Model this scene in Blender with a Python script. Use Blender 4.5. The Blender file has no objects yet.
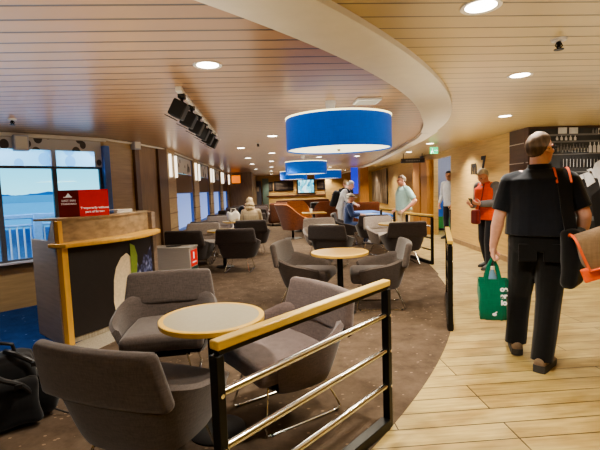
import bpy, math, random
from mathutils import Vector, Matrix, noise
random.seed(7)
C = bpy.context.scene.collection
V = Vector
PI = math.pi
D = bpy.data

# ------------------------------------------------------------------ camera
F, H = 430.0, 1.45
YAW, PITCH, ROLL = math.radians(3.8), math.atan(36.5 / 430), .035
cd = V((math.sin(YAW) * math.cos(PITCH), math.cos(YAW) * math.cos(PITCH), -math.sin(PITCH)))
r0 = V((math.cos(YAW), -math.sin(YAW), 0))
u0 = r0.cross(cd)
cr = r0 * math.cos(ROLL) - u0 * math.sin(ROLL)
cu = u0 * math.cos(ROLL) + r0 * math.sin(ROLL)
cam_d = D.cameras.new('camera')
cam = D.objects.new('camera', cam_d)
C.objects.link(cam)
M4 = Matrix((cr, cu, -cd)).transposed().to_4x4()
M4.translation = V((0, 0, H))
cam.matrix_world = M4
cam_d.sensor_width = 36
cam_d.lens = 36 * F / 600
cam_d.clip_start = .05
cam_d.clip_end = 6000
bpy.context.scene.camera = cam

# ------------------------------------------------------------------ materials
def srgb(r, g, b):
    f = lambda c: (c / 12.92 if c <= .04045 else ((c + .055) / 1.055) ** 2.4)
    return (f(r / 255), f(g / 255), f(b / 255), 1)

class NT:
    def __init__(s, m):
        s.t = m.node_tree
        s.b = s.t.nodes.get('Principled BSDF')
        s.o = [n for n in s.t.nodes if n.type == 'OUTPUT_MATERIAL'][0]
    def n(s, typ, ins=None, **kw):
        q = s.t.nodes.new(typ)
        for k, v in kw.items():
            setattr(q, k, v)
        for k, v in (ins or {}).items():
            if hasattr(v, 'is_output') and v.is_output:
                s.t.links.new(v, q.inputs[k])
            else:
                q.inputs[k].default_value = v
        return q
    def l(s, a, b):
        s.t.links.new(a, b)
    def set(s, k, v):
        if hasattr(v, 'is_output'):
            s.l(v, s.b.inputs[k])
        else:
            s.b.inputs[k].default_value = v

def new_mat(name):
    m = D.materials.new(name)
    m.use_nodes = True
    return m, NT(m)

def plain(name, col, rough=.5, metal=0., var=.12, scale=30, bump=0., spec=.5, stretch=(1, 1, 1), emit=None, es=1.):
    m, t = new_mat(name)
    t.set('Roughness', rough)
    t.set('Metallic', metal)
    t.set('Specular IOR Level', spec)
    co = t.n('ShaderNodeTexCoord').outputs['Object']
    mp = t.n('ShaderNodeMapping', {'Vector': co, 'Scale': stretch}).outputs[0]
    nz = t.n('ShaderNodeTexNoise', {'Vector': mp, 'Scale': scale, 'Detail': 4.}).outputs['Fac']
    lo = [c * (1 - var) for c in col[:3]] + [1]
    hi = [min(1, c * (1 + var)) for c in col[:3]] + [1]
    mx = t.n('ShaderNodeMix', {'Factor': nz, 'A': lo, 'B': hi}, data_type='RGBA') if False else None
    rp = t.n('ShaderNodeValToRGB', {'Fac': nz})
    rp.color_ramp.elements[0].position = .3
    rp.color_ramp.elements[1].position = .7
    rp.color_ramp.elements[0].color = lo
    rp.color_ramp.elements[1].color = hi
    t.set('Base Color', rp.outputs[0])
    if bump:
        t.set('Normal', t.n('ShaderNodeBump', {'Height': nz, 'Strength': bump, 'Distance': .01}).outputs[0])
    if emit:
        t.set('Emission Color', emit)
        t.set('Emission Strength', es)
    return m

def fabric(name, col, scale=160, var=.25):
    m, t = new_mat(name)
    t.set('Roughness', .9)
    t.set('Specular IOR Level', .2)
    t.set('Sheen Weight', .25)
    t.set('Sheen Roughness', .5)
    co = t.n('ShaderNodeTexCoord').outputs['Object']
    n1 = t.n('ShaderNodeTexNoise', {'Vector': t.n('ShaderNodeMapping', {'Vector': co, 'Scale': (1, 1, .12)}).outputs[0], 'Scale': scale, 'Detail': 3.}).outputs['Fac']
    n2 = t.n('ShaderNodeTexNoise', {'Vector': t.n('ShaderNodeMapping', {'Vector': co, 'Scale': (.12, .12, 1)}).outputs[0], 'Scale': scale, 'Detail': 3.}).outputs['Fac']
    ad = t.n('ShaderNodeMath', {0: n1, 1: n2}, operation='ADD').outputs[0]
    rp = t.n('ShaderNodeValToRGB', {'Fac': t.n('ShaderNodeMath', {0: ad, 1: .5}, operation='MULTIPLY').outputs[0]})
    rp.color_ramp.elements[0].position = .35
    rp.color_ramp.elements[1].position = .65
    rp.color_ramp.elements[0].color = [c * (1 - var) for c in col[:3]] + [1]
    rp.color_ramp.elements[1].color = [c * (1 + var) for c in col[:3]] + [1]
    t.set('Base Color', rp.outputs[0])
    t.set('Normal', t.n('ShaderNodeBump', {'Height': ad, 'Strength': .15, 'Distance': .003}).outputs[0])
    return m

def wood(name, col, rough=.4, scale=6, stretch=(1, 14, 14), var=.22):
    return plain(name, col, rough, 0, var, scale, .03, .5, stretch)

def glow(name, col, s):
    m, t = new_mat(name)
    t.set('Base Color', col)
    t.set('Emission Color', col)
    t.set('Emission Strength', s)
    return m

def brickmat(name, c1, c2, cm, row, width, mortar, rough, offx=0, offy=0, grain=None, spec=.5, bump=.2, swap=False, dirt=None):
    m, t = new_mat(name)
    t.set('Roughness', rough)
    t.set('Specular IOR Level', spec)
    pos = t.n('ShaderNodeNewGeometry').outputs['Position']
    mp = t.n('ShaderNodeMapping', {'Vector': pos, 'Location': (offx, offy, 0)}).outputs[0]
    bk = t.n('ShaderNodeTexBrick', {'Vector': mp, 'Color1': c1, 'Color2': c2, 'Mortar': cm, 'Scale': 1., 'Mortar Size': mortar,
                                   'Mortar Smooth': .3, 'Brick Width': width, 'Row Height': row}, offset=.37, offset_frequency=3)
    col = bk.outputs['Color']
    if grain:
        nz = t.n('ShaderNodeTexNoise', {'Vector': t.n('ShaderNodeMapping', {'Vector': pos, 'Scale': (1.2, 16, 1)}).outputs[0], 'Scale': 2.2, 'Detail': 6., 'Roughness': .6}).outputs['Fac']
        rp = t.n('ShaderNodeValToRGB', {'Fac': nz})
        rp.color_ramp.elements[0].position = .3
        rp.color_ramp.elements[1].position = .7
        rp.color_ramp.elements[0].color = (1 - grain,) * 3 + (1,)
        rp.color_ramp.elements[1].color = (1 + grain * .3,) * 3 + (1,)
        mx = t.n('ShaderNodeMix', data_type='RGBA', blend_type='MULTIPLY')
        mx.inputs[0].default_value = 1
        t.l(col, mx.inputs[6]); t.l(rp.outputs[0], mx.inputs[7])
        col = mx.outputs[2]
    if dirt:
        nz = t.n('ShaderNodeTexNoise', {'Vector': t.n('ShaderNodeMapping', {'Vector': pos, 'Scale': (1, 2.2, 1)}).outputs[0], 'Scale': 2.4, 'Detail': 3.}).outputs['Fac']
        rp = t.n('ShaderNodeValToRGB', {'Fac': nz})
        rp.color_ramp.elements[0].position = .36
        rp.color_ramp.elements[1].position = .56
        rp.color_ramp.elements[0].color = dirt
        rp.color_ramp.elements[1].color = (1, 1, 1, 1)
        mx = t.n('ShaderNodeMix', data_type='RGBA', blend_type='MULTIPLY')
        mx.inputs[0].default_value = 1
        t.l(col, mx.inputs[6]); t.l(rp.outputs[0], mx.inputs[7])
        col = mx.outputs[2]
    t.set('Base Color', col)
    inv = t.n('ShaderNodeMath', {0: 1., 1: bk.outputs['Fac']}, operation='SUBTRACT').outputs[0]
    t.set('Normal', t.n('ShaderNodeBump', {'Height': inv, 'Strength': bump, 'Distance': .006}).outputs[0])
    return m

M = {}
M['floor_wood'] = brickmat('pale_plank_floor', srgb(190, 168, 112), srgb(174, 150, 96), srgb(66, 49, 30), .165, 1.75, .0045, .42, .4, .075, .32, .4, dirt=(.72, .66, .58, 1))
M['ceil_brown'] = brickmat('brown_slat_ceiling', srgb(172, 134, 98), srgb(164, 127, 92), srgb(50, 35, 26), .16, 400, .011, .3, 190, .02, None, .7, .5)
M['ceil_cream'] = brickmat('cream_slat_ceiling', srgb(192, 168, 118), srgb(186, 162, 112), srgb(104, 88, 60), .16, 400, .008, .3, 190, .02, None, .7, .5)

def carpet(name, base, dark, fleck, fl=.62, rough=.95):
    m, t = new_mat(name)
    t.set('Roughness', rough)
    t.set('Specular IOR Level', .1)
    pos = t.n('ShaderNodeNewGeometry').outputs['Position']
    n1 = t.n('ShaderNodeTexNoise', {'Vector': pos, 'Scale': 5., 'Detail': 8., 'Roughness': .7}).outputs['Fac']
    rp = t.n('ShaderNodeValToRGB', {'Fac': n1})
    rp.color_ramp.elements[0].position = .35
    rp.color_ramp.elements[1].position = .65
    rp.color_ramp.elements[0].color = dark
    rp.color_ramp.elements[1].color = base
    vo = t.n('ShaderNodeTexVoronoi', {'Vector': t.n('ShaderNodeMapping', {'Vector': pos, 'Scale': (1, 1.6, 1), 'Rotation': (0, 0, .6)}).outputs[0], 'Scale': 17.})
    near = t.n('ShaderNodeMath', {0: vo.outputs['Distance'], 1: .2}, operation='LESS_THAN').outputs[0]
    pick = t.n('ShaderNodeMath', {0: t.n('ShaderNodeSeparateColor', {0: vo.outputs['Color']}).outputs[0], 1: fl}, operation='GREATER_THAN').outputs[0]
    fac = t.n('ShaderNodeMath', {0: near, 1: pick}, operation='MULTIPLY').outputs[0]
    mx = t.n('ShaderNodeMix', data_type='RGBA')
    t.l(fac, mx.inputs[0]); t.l(rp.outputs[0], mx.inputs[6])
    mx.inputs[7].default_value = fleck
    t.set('Base Color', mx.outputs[2])
    n2 = t.n('ShaderNodeTexNoise', {'Vector': pos, 'Scale': 350., 'Detail': 2.}).outputs['Fac']
    t.set('Normal', t.n('ShaderNodeBump', {'Height': n2, 'Strength': .3, 'Distance': .004}).outputs[0])
    return m
M['carpet'] = carpet('brown_flecked_carpet', srgb(104, 89, 75), srgb(80, 67, 56), srgb(140, 120, 100), .74)
M['carpet_blue'] = carpet('blue_carpet', srgb(36, 66, 118), srgb(24, 48, 92), srgb(120, 140, 170), .9)
M['vinyl'] = plain('grey_plank_vinyl', srgb(168, 158, 140), .5, 0, .25, 5, 0, .4, (14, 14, 1))
M['veneer'] = wood('light_wood_veneer_wall', srgb(198, 164, 104), .42, 2.2, (1, 1, 16), .14)
M['veneer_brown'] = wood('brown_wood_veneer', srgb(140, 114, 86), .4, 3, (5, 5, 1), .15)
M['veneer_tan'] = wood('tan_wood_veneer', srgb(172, 146, 108), .4, 3, (1, 1, 12), .12)
M['jamb'] = wood('honey_wood_jamb', srgb(176, 124, 66), .4, 4, (10, 10, 1), .15)
M['column'] = wood('dark_brown_column', srgb(104, 78, 54), .4, 4, (10, 10, 1), .15)
M['panel_dark'] = wood('dark_brown_panel', srgb(84, 62, 50), .45, 3, (1, 1, 10), .15)
M['white'] = plain('white_paint', srgb(226, 218, 202), .5, 0, .03, 8)
M['groove'] = plain('pale_groove', srgb(190, 180, 170), .4, .5, .05)
M['black'] = plain('black_steel', srgb(22, 22, 23), .38, .4, .1, 20)
M['black_plastic'] = plain('black_plastic', srgb(20, 20, 21), .55, 0, .1, 20)
M['chrome'] = plain('chrome_steel', srgb(215, 215, 212), .16, 1., .03, 10)
M['steel'] = plain('brushed_steel', srgb(200, 192, 182), .42, .4, .08, 6, 0, .5, (1, 1, 20))
M['handrail'] = wood('pale_oak_handrail', srgb(200, 166, 80), .32, 6, (1, 8, 8), .12)
M['edge_wood'] = wood('oak_table_edge', srgb(200, 162, 78), .35, 6, (1, 1, 6), .12)
M['table_grey'] = plain('grey_beige_laminate', srgb(146, 138, 118), .32, 0, .05, 60)
M['table_yellow'] = plain('yellow_brown_laminate', srgb(160, 128, 68), .32, 0, .08, 6, 0, .5, (1, 12, 1))  # warm lighting put into the yellow of the mid-lounge table top
M['fab'] = fabric('grey_brown_weave', srgb(79, 70, 66))
M['fab_dark'] = fabric('dark_brown_weave', srgb(60, 52, 49))
M['fab_light'] = fabric('lamplit_grey_weave', srgb(142, 131, 122))  # same chair fabric, with overhead lamp light put into its colour
M['fab_mauve'] = fabric('mauve_brown_weave', srgb(95, 81, 77))
M['fab_orange'] = fabric('burnt_orange_fabric', srgb(176, 108, 54), 60)
M['fab_rust'] = fabric('rust_brown_fabric', srgb(108, 60, 36), 60)
M['fab_brown'] = fabric('brown_sofa_fabric', srgb(96, 58, 40), 60)
M['fab_slate'] = fabric('slate_fabric', srgb(70, 70, 74), 60)
M['dark_iron'] = plain('dark_pedestal', srgb(26, 24, 24), .45, .5, .1)
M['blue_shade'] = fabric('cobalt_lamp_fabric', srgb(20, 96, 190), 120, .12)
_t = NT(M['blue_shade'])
_t.set('Emission Color', srgb(12, 84, 180)); _t.set('Emission Strength', .35)  # emission stands in for lamp light passing through the shade
M['glow_diff'] = glow('lamp_diffuser', srgb(246, 240, 200), 1.35)
M['glow_rim'] = glow('lamp_light_bleed', srgb(250, 236, 180), 1.6)
M['glow_down'] = glow('downlight_lens', srgb(255, 246, 226), 9)
M['glow_sconce'] = glow('sconce_glow', srgb(255, 244, 224), 1.2)
M['trimring'] = plain('downlight_trim', srgb(220, 212, 196), .3, .2, .03)
M['lam'] = plain('mottled_stone_laminate', srgb(150, 128, 98), .45, 0, .3, 9, 0, .4, (1, 1, 2.2))
M['desk_side'] = wood('grey_brown_desk_panel', srgb(134, 116, 102), .5, 3, (1, 1, 12), .12)
M['desk_wood'] = wood('yellow_oak_edge', srgb(216, 168, 80), .35, 5, (6, 6, 1), .1)
M['desk_black'] = plain('charcoal_front_panel', srgb(40, 34, 34), .55, 0, .1, 20)
M['red'] = plain('bright_red_board', srgb(226, 40, 30), .5, 0, .04, emit=srgb(226, 40, 30), es=.12)
M['dkred'] = plain('dark_red_board', srgb(130, 22, 22), .5, 0, .04)
M['white_ink'] = plain('white_ink', srgb(240, 236, 230), .6, 0, .02)
M['white_ink'].node_tree.nodes['Principled BSDF'].inputs['Emission Color'].default_value = (1, 1, 1, 1)
M['white_ink'].node_tree.nodes['Principled BSDF'].inputs['Emission Strength'].default_value = .15
M['black_ink'] = plain('black_ink', srgb(26, 22, 20), .5, 0, .05)
M['green'] = fabric('green_nonwoven', srgb(16, 112, 84), 90, .12)
M['bottle'] = plain('pale_blue_plastic', srgb(120, 160, 190), .2, 0, .05)
M['navy'] = fabric('navy_black_cotton', srgb(24, 27, 36), 60, .15)
M['jean_black'] = fabric('black_denim', srgb(17, 16, 17), 90, .2)
M['khaki'] = fabric('khaki_canvas', srgb(134, 110, 84), 90, .15)
M['orange_trim'] = plain('orange_webbing', srgb(238, 104, 56), .7, 0, .06)
M['brown_shoe'] = plain('brown_suede', srgb(118, 98, 78), .8, 0, .15, 40)
M['grey_sole'] = plain('dark_grey_sole', srgb(62, 60, 58), .8, 0, .1, 40)
M['black_shoe'] = plain('black_leather', srgb(20, 18, 18), .4, 0, .1)
M['white_shoe'] = plain('white_trainer', srgb(206, 206, 206), .6, 0, .05)
M['skin'] = plain('light_skin', srgb(222, 172, 152), .55, 0, .07, 25)
M['skin_tan'] = plain('tanned_skin', srgb(200, 150, 126), .55, 0, .07, 25)
M['skin_red'] = plain('ruddy_skin', srgb(214, 158, 140), .55, 0, .07, 25)
M['hair_brown'] = plain('brown_grey_hair', srgb(92, 76, 62), .75, 0, .4, 40, .3, .4, (1, 1, .3))
M['hair_grey'] = plain('grey_hair', srgb(128, 114, 102), .7, 0, .2, 60, .3, .3)
M['hair_white'] = plain('white_hair', srgb(200, 194, 186), .7, 0, .12, 60, .3, .3)
M['hair_black'] = plain('black_hair', srgb(26, 22, 22), .5, 0, .2, 60, .3, .4)
M['hair_blond'] = plain('ash_blond_hair', srgb(186, 164, 128), .65, 0, .25, 60, .3, .3, (1, 1, .3))
M['eye'] = plain('eye_dark', srgb(40, 30, 26), .2, 0, .02)
M['lens'] = plain('dark_lens', srgb(30, 32, 36), .15, 0, .02)
M['orange_cloth'] = fabric('orange_softshell', srgb(226, 82, 38), 60, .1)
M['grey_cloth'] = fabric('grey_softshell', srgb(110, 108, 112), 60, .12)
M['shirt_grey'] = fabric('blue_grey_shirt', srgb(150, 156, 168), 60, .1)
M['teal_cloth'] = fabric('pale_teal_cotton', srgb(152, 182, 178), 60, .1)
M['cream_cloth'] = fabric('cream_cotton', srgb(222, 200, 156), 60, .08)
M['white_cloth'] = fabric('pale_grey_cotton', srgb(172, 172, 176), 60, .1)
M['beige_cloth'] = fabric('beige_knit', srgb(176, 158, 128), 60, .15)
M['blue_cloth'] = fabric('blue_table_cover', srgb(64, 122, 206), 60, .08)
M['dkblue_cloth'] = fabric('dark_blue_cotton', srgb(48, 64, 104), 60, .15)
M['dark_trouser'] = fabric('dark_navy_trousers', srgb(34, 34, 42), 60, .15)
M['maroon'] = fabric('maroon_bag_cloth', srgb(112, 32, 28), 60, .1)
M['pack'] = fabric('black_nylon', srgb(17, 17, 19), 40, .25)
M['screen'] = None
M['deck_blue'] = plain('blue_lit_deck_paint', srgb(140, 190, 236), .5, 0, .08)
M['deck_white'] = plain('pale_deck_bars', srgb(214, 228, 240), .5, 0, .05)
M['deck_floor'] = plain('outer_deck', srgb(120, 130, 146), .7, 0, .1)
M['sign_blue'] = plain('violet_blue_sign', srgb(74, 84, 176), .5, 0, .05)
M['frame_grey'] = plain('grey_window_frame', srgb(96, 98, 106), .45, .3, .06)
M['frame_white'] = plain('pale_window_frame', srgb(190, 190, 200), .45, 0, .04)
M['frame_blue'] = plain('blue_window_reveal', srgb(96, 128, 200), .5, 0, .05)
M['orange_sign'] = plain('orange_sign', srgb(240, 132, 40), .5, 0, .03, emit=srgb(240, 126, 36), es=.7)
M['exit_green'] = glow('exit_green', srgb(40, 190, 120), 1.2)
M['exit_white'] = glow('exit_white', srgb(230, 244, 232), 1.0)
M['dark_board'] = plain('dark_menu_board', srgb(40, 32, 30), .4, 0, .1)
M['bar_wood'] = wood('yellow_bar_wood', srgb(206, 168, 108), .4, 3, (1, 1, 12), .12)
M['dk_doorway'] = plain('grey_blue_doorway', srgb(104, 106, 120), .6, 0, .06)
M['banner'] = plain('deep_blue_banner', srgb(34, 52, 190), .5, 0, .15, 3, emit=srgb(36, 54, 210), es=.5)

def glassmat():
    m = D.materials.new('window_glass')
    m.use_nodes = True
    t = m.node_tree
    t.nodes.remove(t.nodes['Principled BSDF'])
    tr = t.nodes.new('ShaderNodeBsdfTransparent')
    tr.inputs[0].default_value = (.86, .94, 1, 1)
    gl = t.nodes.new('ShaderNodeBsdfGlossy')
    gl.inputs['Roughness'].default_value = .02
    fr = t.nodes.new('ShaderNodeFresnel')
    fr.inputs[0].default_value = 1.35
    mx = t.nodes.new('ShaderNodeMixShader')
    t.links.new(fr.outputs[0], mx.inputs[0]); t.links.new(tr.outputs[0], mx.inputs[1]); t.links.new(gl.outputs[0], mx.inputs[2])
    t.links.new(mx.outputs[0], t.nodes['Material Output'].inputs[0])
    return m
M['glass'] = glassmat()

def filmmat():
    m = D.materials.new('leaf_print_film')
    m.use_nodes = True
    t = NT(m)
    t.t.nodes.remove(t.b)
    co = t.n('ShaderNodeTexCoord').outputs['Object']
    vo = t.n('ShaderNodeTexVoronoi', {'Vector': t.n('ShaderNodeMapping', {'Vector': co, 'Rotation': (0, .6, 0), 'Scale': (5.5, 1, 3.4)}).outputs[0], 'Scale': 1.})
    rp = t.n('ShaderNodeValToRGB', {'Fac': vo.outputs['Distance']})
    rp.color_ramp.interpolation = 'CONSTANT'
    rp.color_ramp.elements[0].color = srgb(170, 198, 236)
    rp.color_ramp.elements[1].position = .36
    rp.color_ramp.elements[1].color = srgb(216, 232, 252)
    tr = t.n('ShaderNodeBsdfTransparent', {0: rp.outputs[0]})
    tl = t.n('ShaderNodeBsdfTranslucent', {0: rp.outputs[0]})
    mx = t.n('ShaderNodeMixShader', {0: .35, 1: tr.outputs[0], 2: tl.outputs[0]})
    t.l(mx.outputs[0], t.o.inputs[0])
    return m
M['film'] = filmmat()

def leafpanel():
    m, t = new_mat('leaf_print_panel')
    t.set('Roughness', .6)
    co = t.n('ShaderNodeTexCoord').outputs['Object']
    vo = t.n('ShaderNodeTexVoronoi', {'Vector': t.n('ShaderNodeMapping', {'Vector': co, 'Scale': (7, 4.2, 4.5)}).outputs[0], 'Scale': 1.})
    rp = t.n('ShaderNodeValToRGB', {'Fac': vo.outputs['Distance']})
    rp.color_ramp.interpolation = 'CONSTANT'
    rp.color_ramp.elements[0].color = srgb(86, 78, 72)
    rp.color_ramp.elements[1].position = .33
    rp.color_ramp.elements[1].color = srgb(206, 200, 194)
    t.set('Base Color', rp.outputs[0])
    return m
M['leaf'] = leafpanel()

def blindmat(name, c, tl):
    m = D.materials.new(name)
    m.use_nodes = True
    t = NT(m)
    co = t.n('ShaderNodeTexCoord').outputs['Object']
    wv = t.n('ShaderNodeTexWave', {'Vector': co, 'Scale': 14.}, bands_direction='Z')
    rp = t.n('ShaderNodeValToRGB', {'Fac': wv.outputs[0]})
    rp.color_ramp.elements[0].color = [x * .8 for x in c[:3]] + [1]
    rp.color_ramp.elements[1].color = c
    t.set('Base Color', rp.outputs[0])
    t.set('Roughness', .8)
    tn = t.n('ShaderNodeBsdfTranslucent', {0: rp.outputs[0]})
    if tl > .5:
        t.set('Emission Color', rp.outputs[0]); t.set('Emission Strength', .5)  # glow put into the blind so it looks backlit by the sky
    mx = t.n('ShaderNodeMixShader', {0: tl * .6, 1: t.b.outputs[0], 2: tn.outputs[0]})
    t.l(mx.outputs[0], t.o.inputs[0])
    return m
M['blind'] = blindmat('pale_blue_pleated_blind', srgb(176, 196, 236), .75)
M['blind_brown'] = blindmat('brown_pleated_blind', srgb(136, 116, 102), .15)

def screenmat():
    m, t = new_mat('screen_picture')
    co = t.n('ShaderNodeTexCoord').outputs['Object']
    vo = t.n('ShaderNodeTexVoronoi', {'Vector': t.n('ShaderNodeMapping', {'Vector': co, 'Scale': (7, 1, 4)}).outputs[0], 'Scale': 1.})
    hs = t.n('ShaderNodeSeparateColor', {0: vo.outputs['Color']})
    rp = t.n('ShaderNodeValToRGB', {'Fac': hs.outputs[0]})
    e = rp.color_ramp.elements
    e[0].color = srgb(30, 110, 150); e[1].color = srgb(120, 220, 235); e[1].position = .5
    q = e.new(.8); q.color = srgb(225, 245, 250)
    t.set('Base Color', (0, 0, 0, 1))
    t.set('Emission Color', rp.outputs[0])
    t.set('Emission Strength', 1.1)
    return m
M['screen'] = screenmat()

def picmat():
    m, t = new_mat('dark_forest_print')
    t.set('Roughness', .35)
    co = t.n('ShaderNodeTexCoord').outputs['Object']
    nz = t.n('ShaderNodeTexNoise', {'Vector': t.n('ShaderNodeMapping', {'Vector': co, 'Scale': (1, 3.2, .7)}).outputs[0], 'Scale': 2.2, 'Detail': 5.}).outputs['Fac']
    rp = t.n('ShaderNodeValToRGB', {'Fac': nz})
    rp.color_ramp.elements[0].position = .44; rp.color_ramp.elements[1].position = .8
    rp.color_ramp.elements[0].color = srgb(56, 48, 44); rp.color_ramp.elements[1].color = srgb(206, 184, 158)
    t.set('Base Color', rp.outputs[0])
    return m
M['forest'] = picmat()

# ------------------------------------------------------------------ geometry helpers
class MB:
    def __init__(s):
        s.v, s.f, s.mi = [], [], []
        s.cur = 0
    def add(s, vs, fs):
        b = len(s.v)
        s.v += [V(p) for p in vs]
        s.f += [tuple(b + i for i in q) for q in fs]
        s.mi += [s.cur] * len(fs)
        return s
    def box(s, c, size, R=None):
        c = V(c)
        hx, hy, hz = size[0] / 2, size[1] / 2, size[2] / 2
        vs = [V((x, y, z)) for z in (-hz, hz) for y in (-hy, hy) for x in (-hx, hx)]
        if R is not None:
            vs = [R @ p for p in vs]
        return s.add([c + p for p in vs], [(0, 2, 3, 1), (4, 5, 7, 6), (0, 1, 5, 4), (2, 6, 7, 3), (0, 4, 6, 2), (1, 3, 7, 5)])
    def bar(s, p0, p1, w, h, up=(0, 0, 1)):
        p0, p1 = V(p0), V(p1)
        d = p1 - p0
        x = d.normalized()
        z = V(up)
        y = z.cross(x).normalized()
        z = x.cross(y)
        R = Matrix((x, y, z)).transposed()
        return s.box((p0 + p1) / 2, (d.length, w, h), R)
    def rings(s, rs, cap0=True, cap1=True, closed=True):
        n = len(rs[0])
        vs = [p for r in rs for p in r]
        fs = []
        m = n if closed else n - 1
        for i in range(len(rs) - 1):
            for j in range(m):
                k = (j + 1) % n
                fs.append((i * n + j, i * n + k, (i + 1) * n + k, (i + 1) * n + j))
        if cap0:
            fs.append(tuple(reversed(range(n))))
        if cap1:
            fs.append(tuple((len(rs) - 1) * n + j for j in range(n)))
        return s.add(vs, fs)
    def cyl(s, p0, p1, ra, rb=None, n=16):
        rb = ra if rb is None else rb
        p0, p1 = V(p0), V(p1)
        d = (p1 - p0).normalized()
        a = d.orthogonal().normalized()
        b = d.cross(a)
        ring = lambda p, r: [p + (a * math.cos(2 * PI * i / n) + b * math.sin(2 * PI * i / n)) * r for i in range(n)]
        return s.rings([ring(p0, ra), ring(p1, rb)])
    def tube(s, pts, r, n=10):
        pts = [V(p) for p in pts]
        rs = []
        a = None
        for i, p in enumerate(pts):
            d = (pts[min(i + 1, len(pts) - 1)] - pts[max(i - 1, 0)]).normalized()
            if a is None:
                a = d.orthogonal().normalized()
            else:
                a = (a - d * a.dot(d)).normalized()
            b = d.cross(a)
            rr = r[i] if isinstance(r, (list, tuple)) else r
            rs.append([p + (a * math.cos(2 * PI * k / n) + b * math.sin(2 * PI * k / n)) * rr for k in range(n)])
        return s.rings(rs)
    def ell(s, c, r, R=None, n=16, m=10):
        c = V(c)
        vs, fs = [], []
        for i in range(1, m):
            th = PI * i / m
            for j in range(n):
                ph = 2 * PI * j / n
                vs.append(V((r[0] * math.sin(th) * math.cos(ph), r[1] * math.sin(th) * math.sin(ph), r[2] * math.cos(th))))
        vs += [V((0, 0, r[2])), V((0, 0, -r[2]))]
        t, b = len(vs) - 2, len(vs) - 1
        for i in range(m - 2):
            for j in range(n):
                k = (j + 1) % n
                fs.append((i * n + j, (i + 1) * n + j, (i + 1) * n + k, i * n + k))
        for j in range(n):
            k = (j + 1) % n
            fs.append((t, j, k))
            fs.append((b, (m - 2) * n + k, (m - 2) * n + j))
        if R is not None:
            vs = [R @ p for p in vs]
        return s.add([c + p for p in vs], fs)
    def lathe(s, prof, c=(0, 0, 0), n=32, closed_prof=False):
        c = V(c)
        rs = [[c + V((r * math.cos(2 * PI * i / n), r * math.sin(2 * PI * i / n), z)) for i in range(n)] for r, z in prof]
        if closed_prof:
            rs.append(rs[0])
            return s.rings(rs, False, False)
        return s.rings(rs, prof[0][0] > 1e-6, prof[-1][0] > 1e-6)
    def prism(s, poly, z0, z1):
        return s.rings([[V((x, y, z0)) for x, y in poly], [V((x, y, z1)) for x, y in poly]])
    def rbox(s, c, size, r, n=5, fn=None):
        c = V(c)
        h = V(size) / 2
        r = min(r, min(h) * .999)
        def ax(hh):
            inn = hh - r
            k = [-hh + r * (1 - math.cos(PI / 2 * i / n)) * 0 - 0 for i in range(0)]
            a = [-inn - r * math.cos(PI / 2 * i / n) for i in range(n)] 
            mid = [-inn + 2 * inn * i / 6 for i in range(7)]
            return a + mid + [-x for x in reversed(a)]
        axs = [ax(h[i]) for i in range(3)]
        def proj(q):
            cc = V([max(-(h[i] - r), min(h[i] - r, q[i])) for i in range(3)])
            d = q - cc
            return cc + (d.normalized() * r if d.length > 1e-9 else d)
        for a in range(3):
            u, w = (a + 1) % 3, (a + 2) % 3
            for sg in (-1, 1):
                vs, fs = [], []
                U, W = axs[u], axs[w]
                for x in U:
                    for y in W:
                        q = V((0, 0, 0)); q[a] = sg * h[a]; q[u] = x; q[w] = y
                        p = proj(q)
                        vs.append(c + (fn(p) if fn else p))
                nw = len(W)
                for i in range(len(U) - 1):
                    for j in range(nw - 1):
                        q = (i * nw + j, (i + 1) * nw + j, (i + 1) * nw + j + 1, i * nw + j + 1)
                        fs.append(q if sg > 0 else tuple(reversed(q)))
                s.add(vs, fs)
        return s
    def limb(s, pts, rads, n=14):
        pts = [V(p) for p in pts]
        for i in range(len(pts)):
            s.ell(pts[i], (rads[i],) * 3, None, n, 8)
            if i:
                s.cyl(pts[i - 1], pts[i], rads[i - 1], rads[i], n)
        return s
    def xf(s, fn):
        s.v = [V(fn(p)) for p in s.v]
        return s
    def build(s, name, mat, parent=None, sharp=40, bevel=0, weld=False, voxel=None, smooth_it=4, subsurf=0):
        me = D.meshes.new(name)
        me.from_pydata([tuple(p) for p in s.v], [], s.f)
        mats = mat if isinstance(mat, (list, tuple)) else [mat]
        for q in mats:
            me.materials.append(q)
        if len(mats) > 1:
            me.polygons.foreach_set('material_index', s.mi)
        o = D.objects.new(name, me)
        C.objects.link(o)
        if parent is not None:
            o.parent = parent
        if weld:
            w = o.modifiers.new('weld', 'WELD'); w.merge_threshold = 1e-5
        if voxel:
            q = o.modifiers.new('remesh', 'REMESH'); q.mode = 'VOXEL'; q.voxel_size = voxel
            q = o.modifiers.new('smooth', 'SMOOTH'); q.iterations = smooth_it; q.factor = .5
            dg = bpy.context.evaluated_depsgraph_get()
            nm = D.meshes.new_from_object(o.evaluated_get(dg))
            o.modifiers.clear()
            o.data = nm
            nm.name = name
            if not nm.materials:
                nm.materials.append(mats[0])
            D.meshes.remove(me)
            me = nm
        if bevel:
            b = o.modifiers.new('bevel', 'BEVEL'); b.width = bevel; b.segments = 2; b.limit_method = 'ANGLE'
        me.polygons.foreach_set('use_smooth', [True] * len(me.polygons))
        if not voxel:
            me.set_sharp_from_angle(angle=math.radians(sharp))
        me.update()
        return o

def thing(name, label, cat, loc=(0, 0, 0), rz=0, group=None):
    o = D.objects.new(name, None)
    o.empty_display_size = .1
    C.objects.link(o)
    o.location = loc
    o.rotation_euler = (0, 0, rz)
    return tag(o, label, cat, group)

def tag(o, label, cat, group=None):
    o['label'] = label
    o['category'] = cat
    if group:
        o['group'] = group
    return o

def struct(o):
    o['kind'] = 'structure'
    return o

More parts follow.
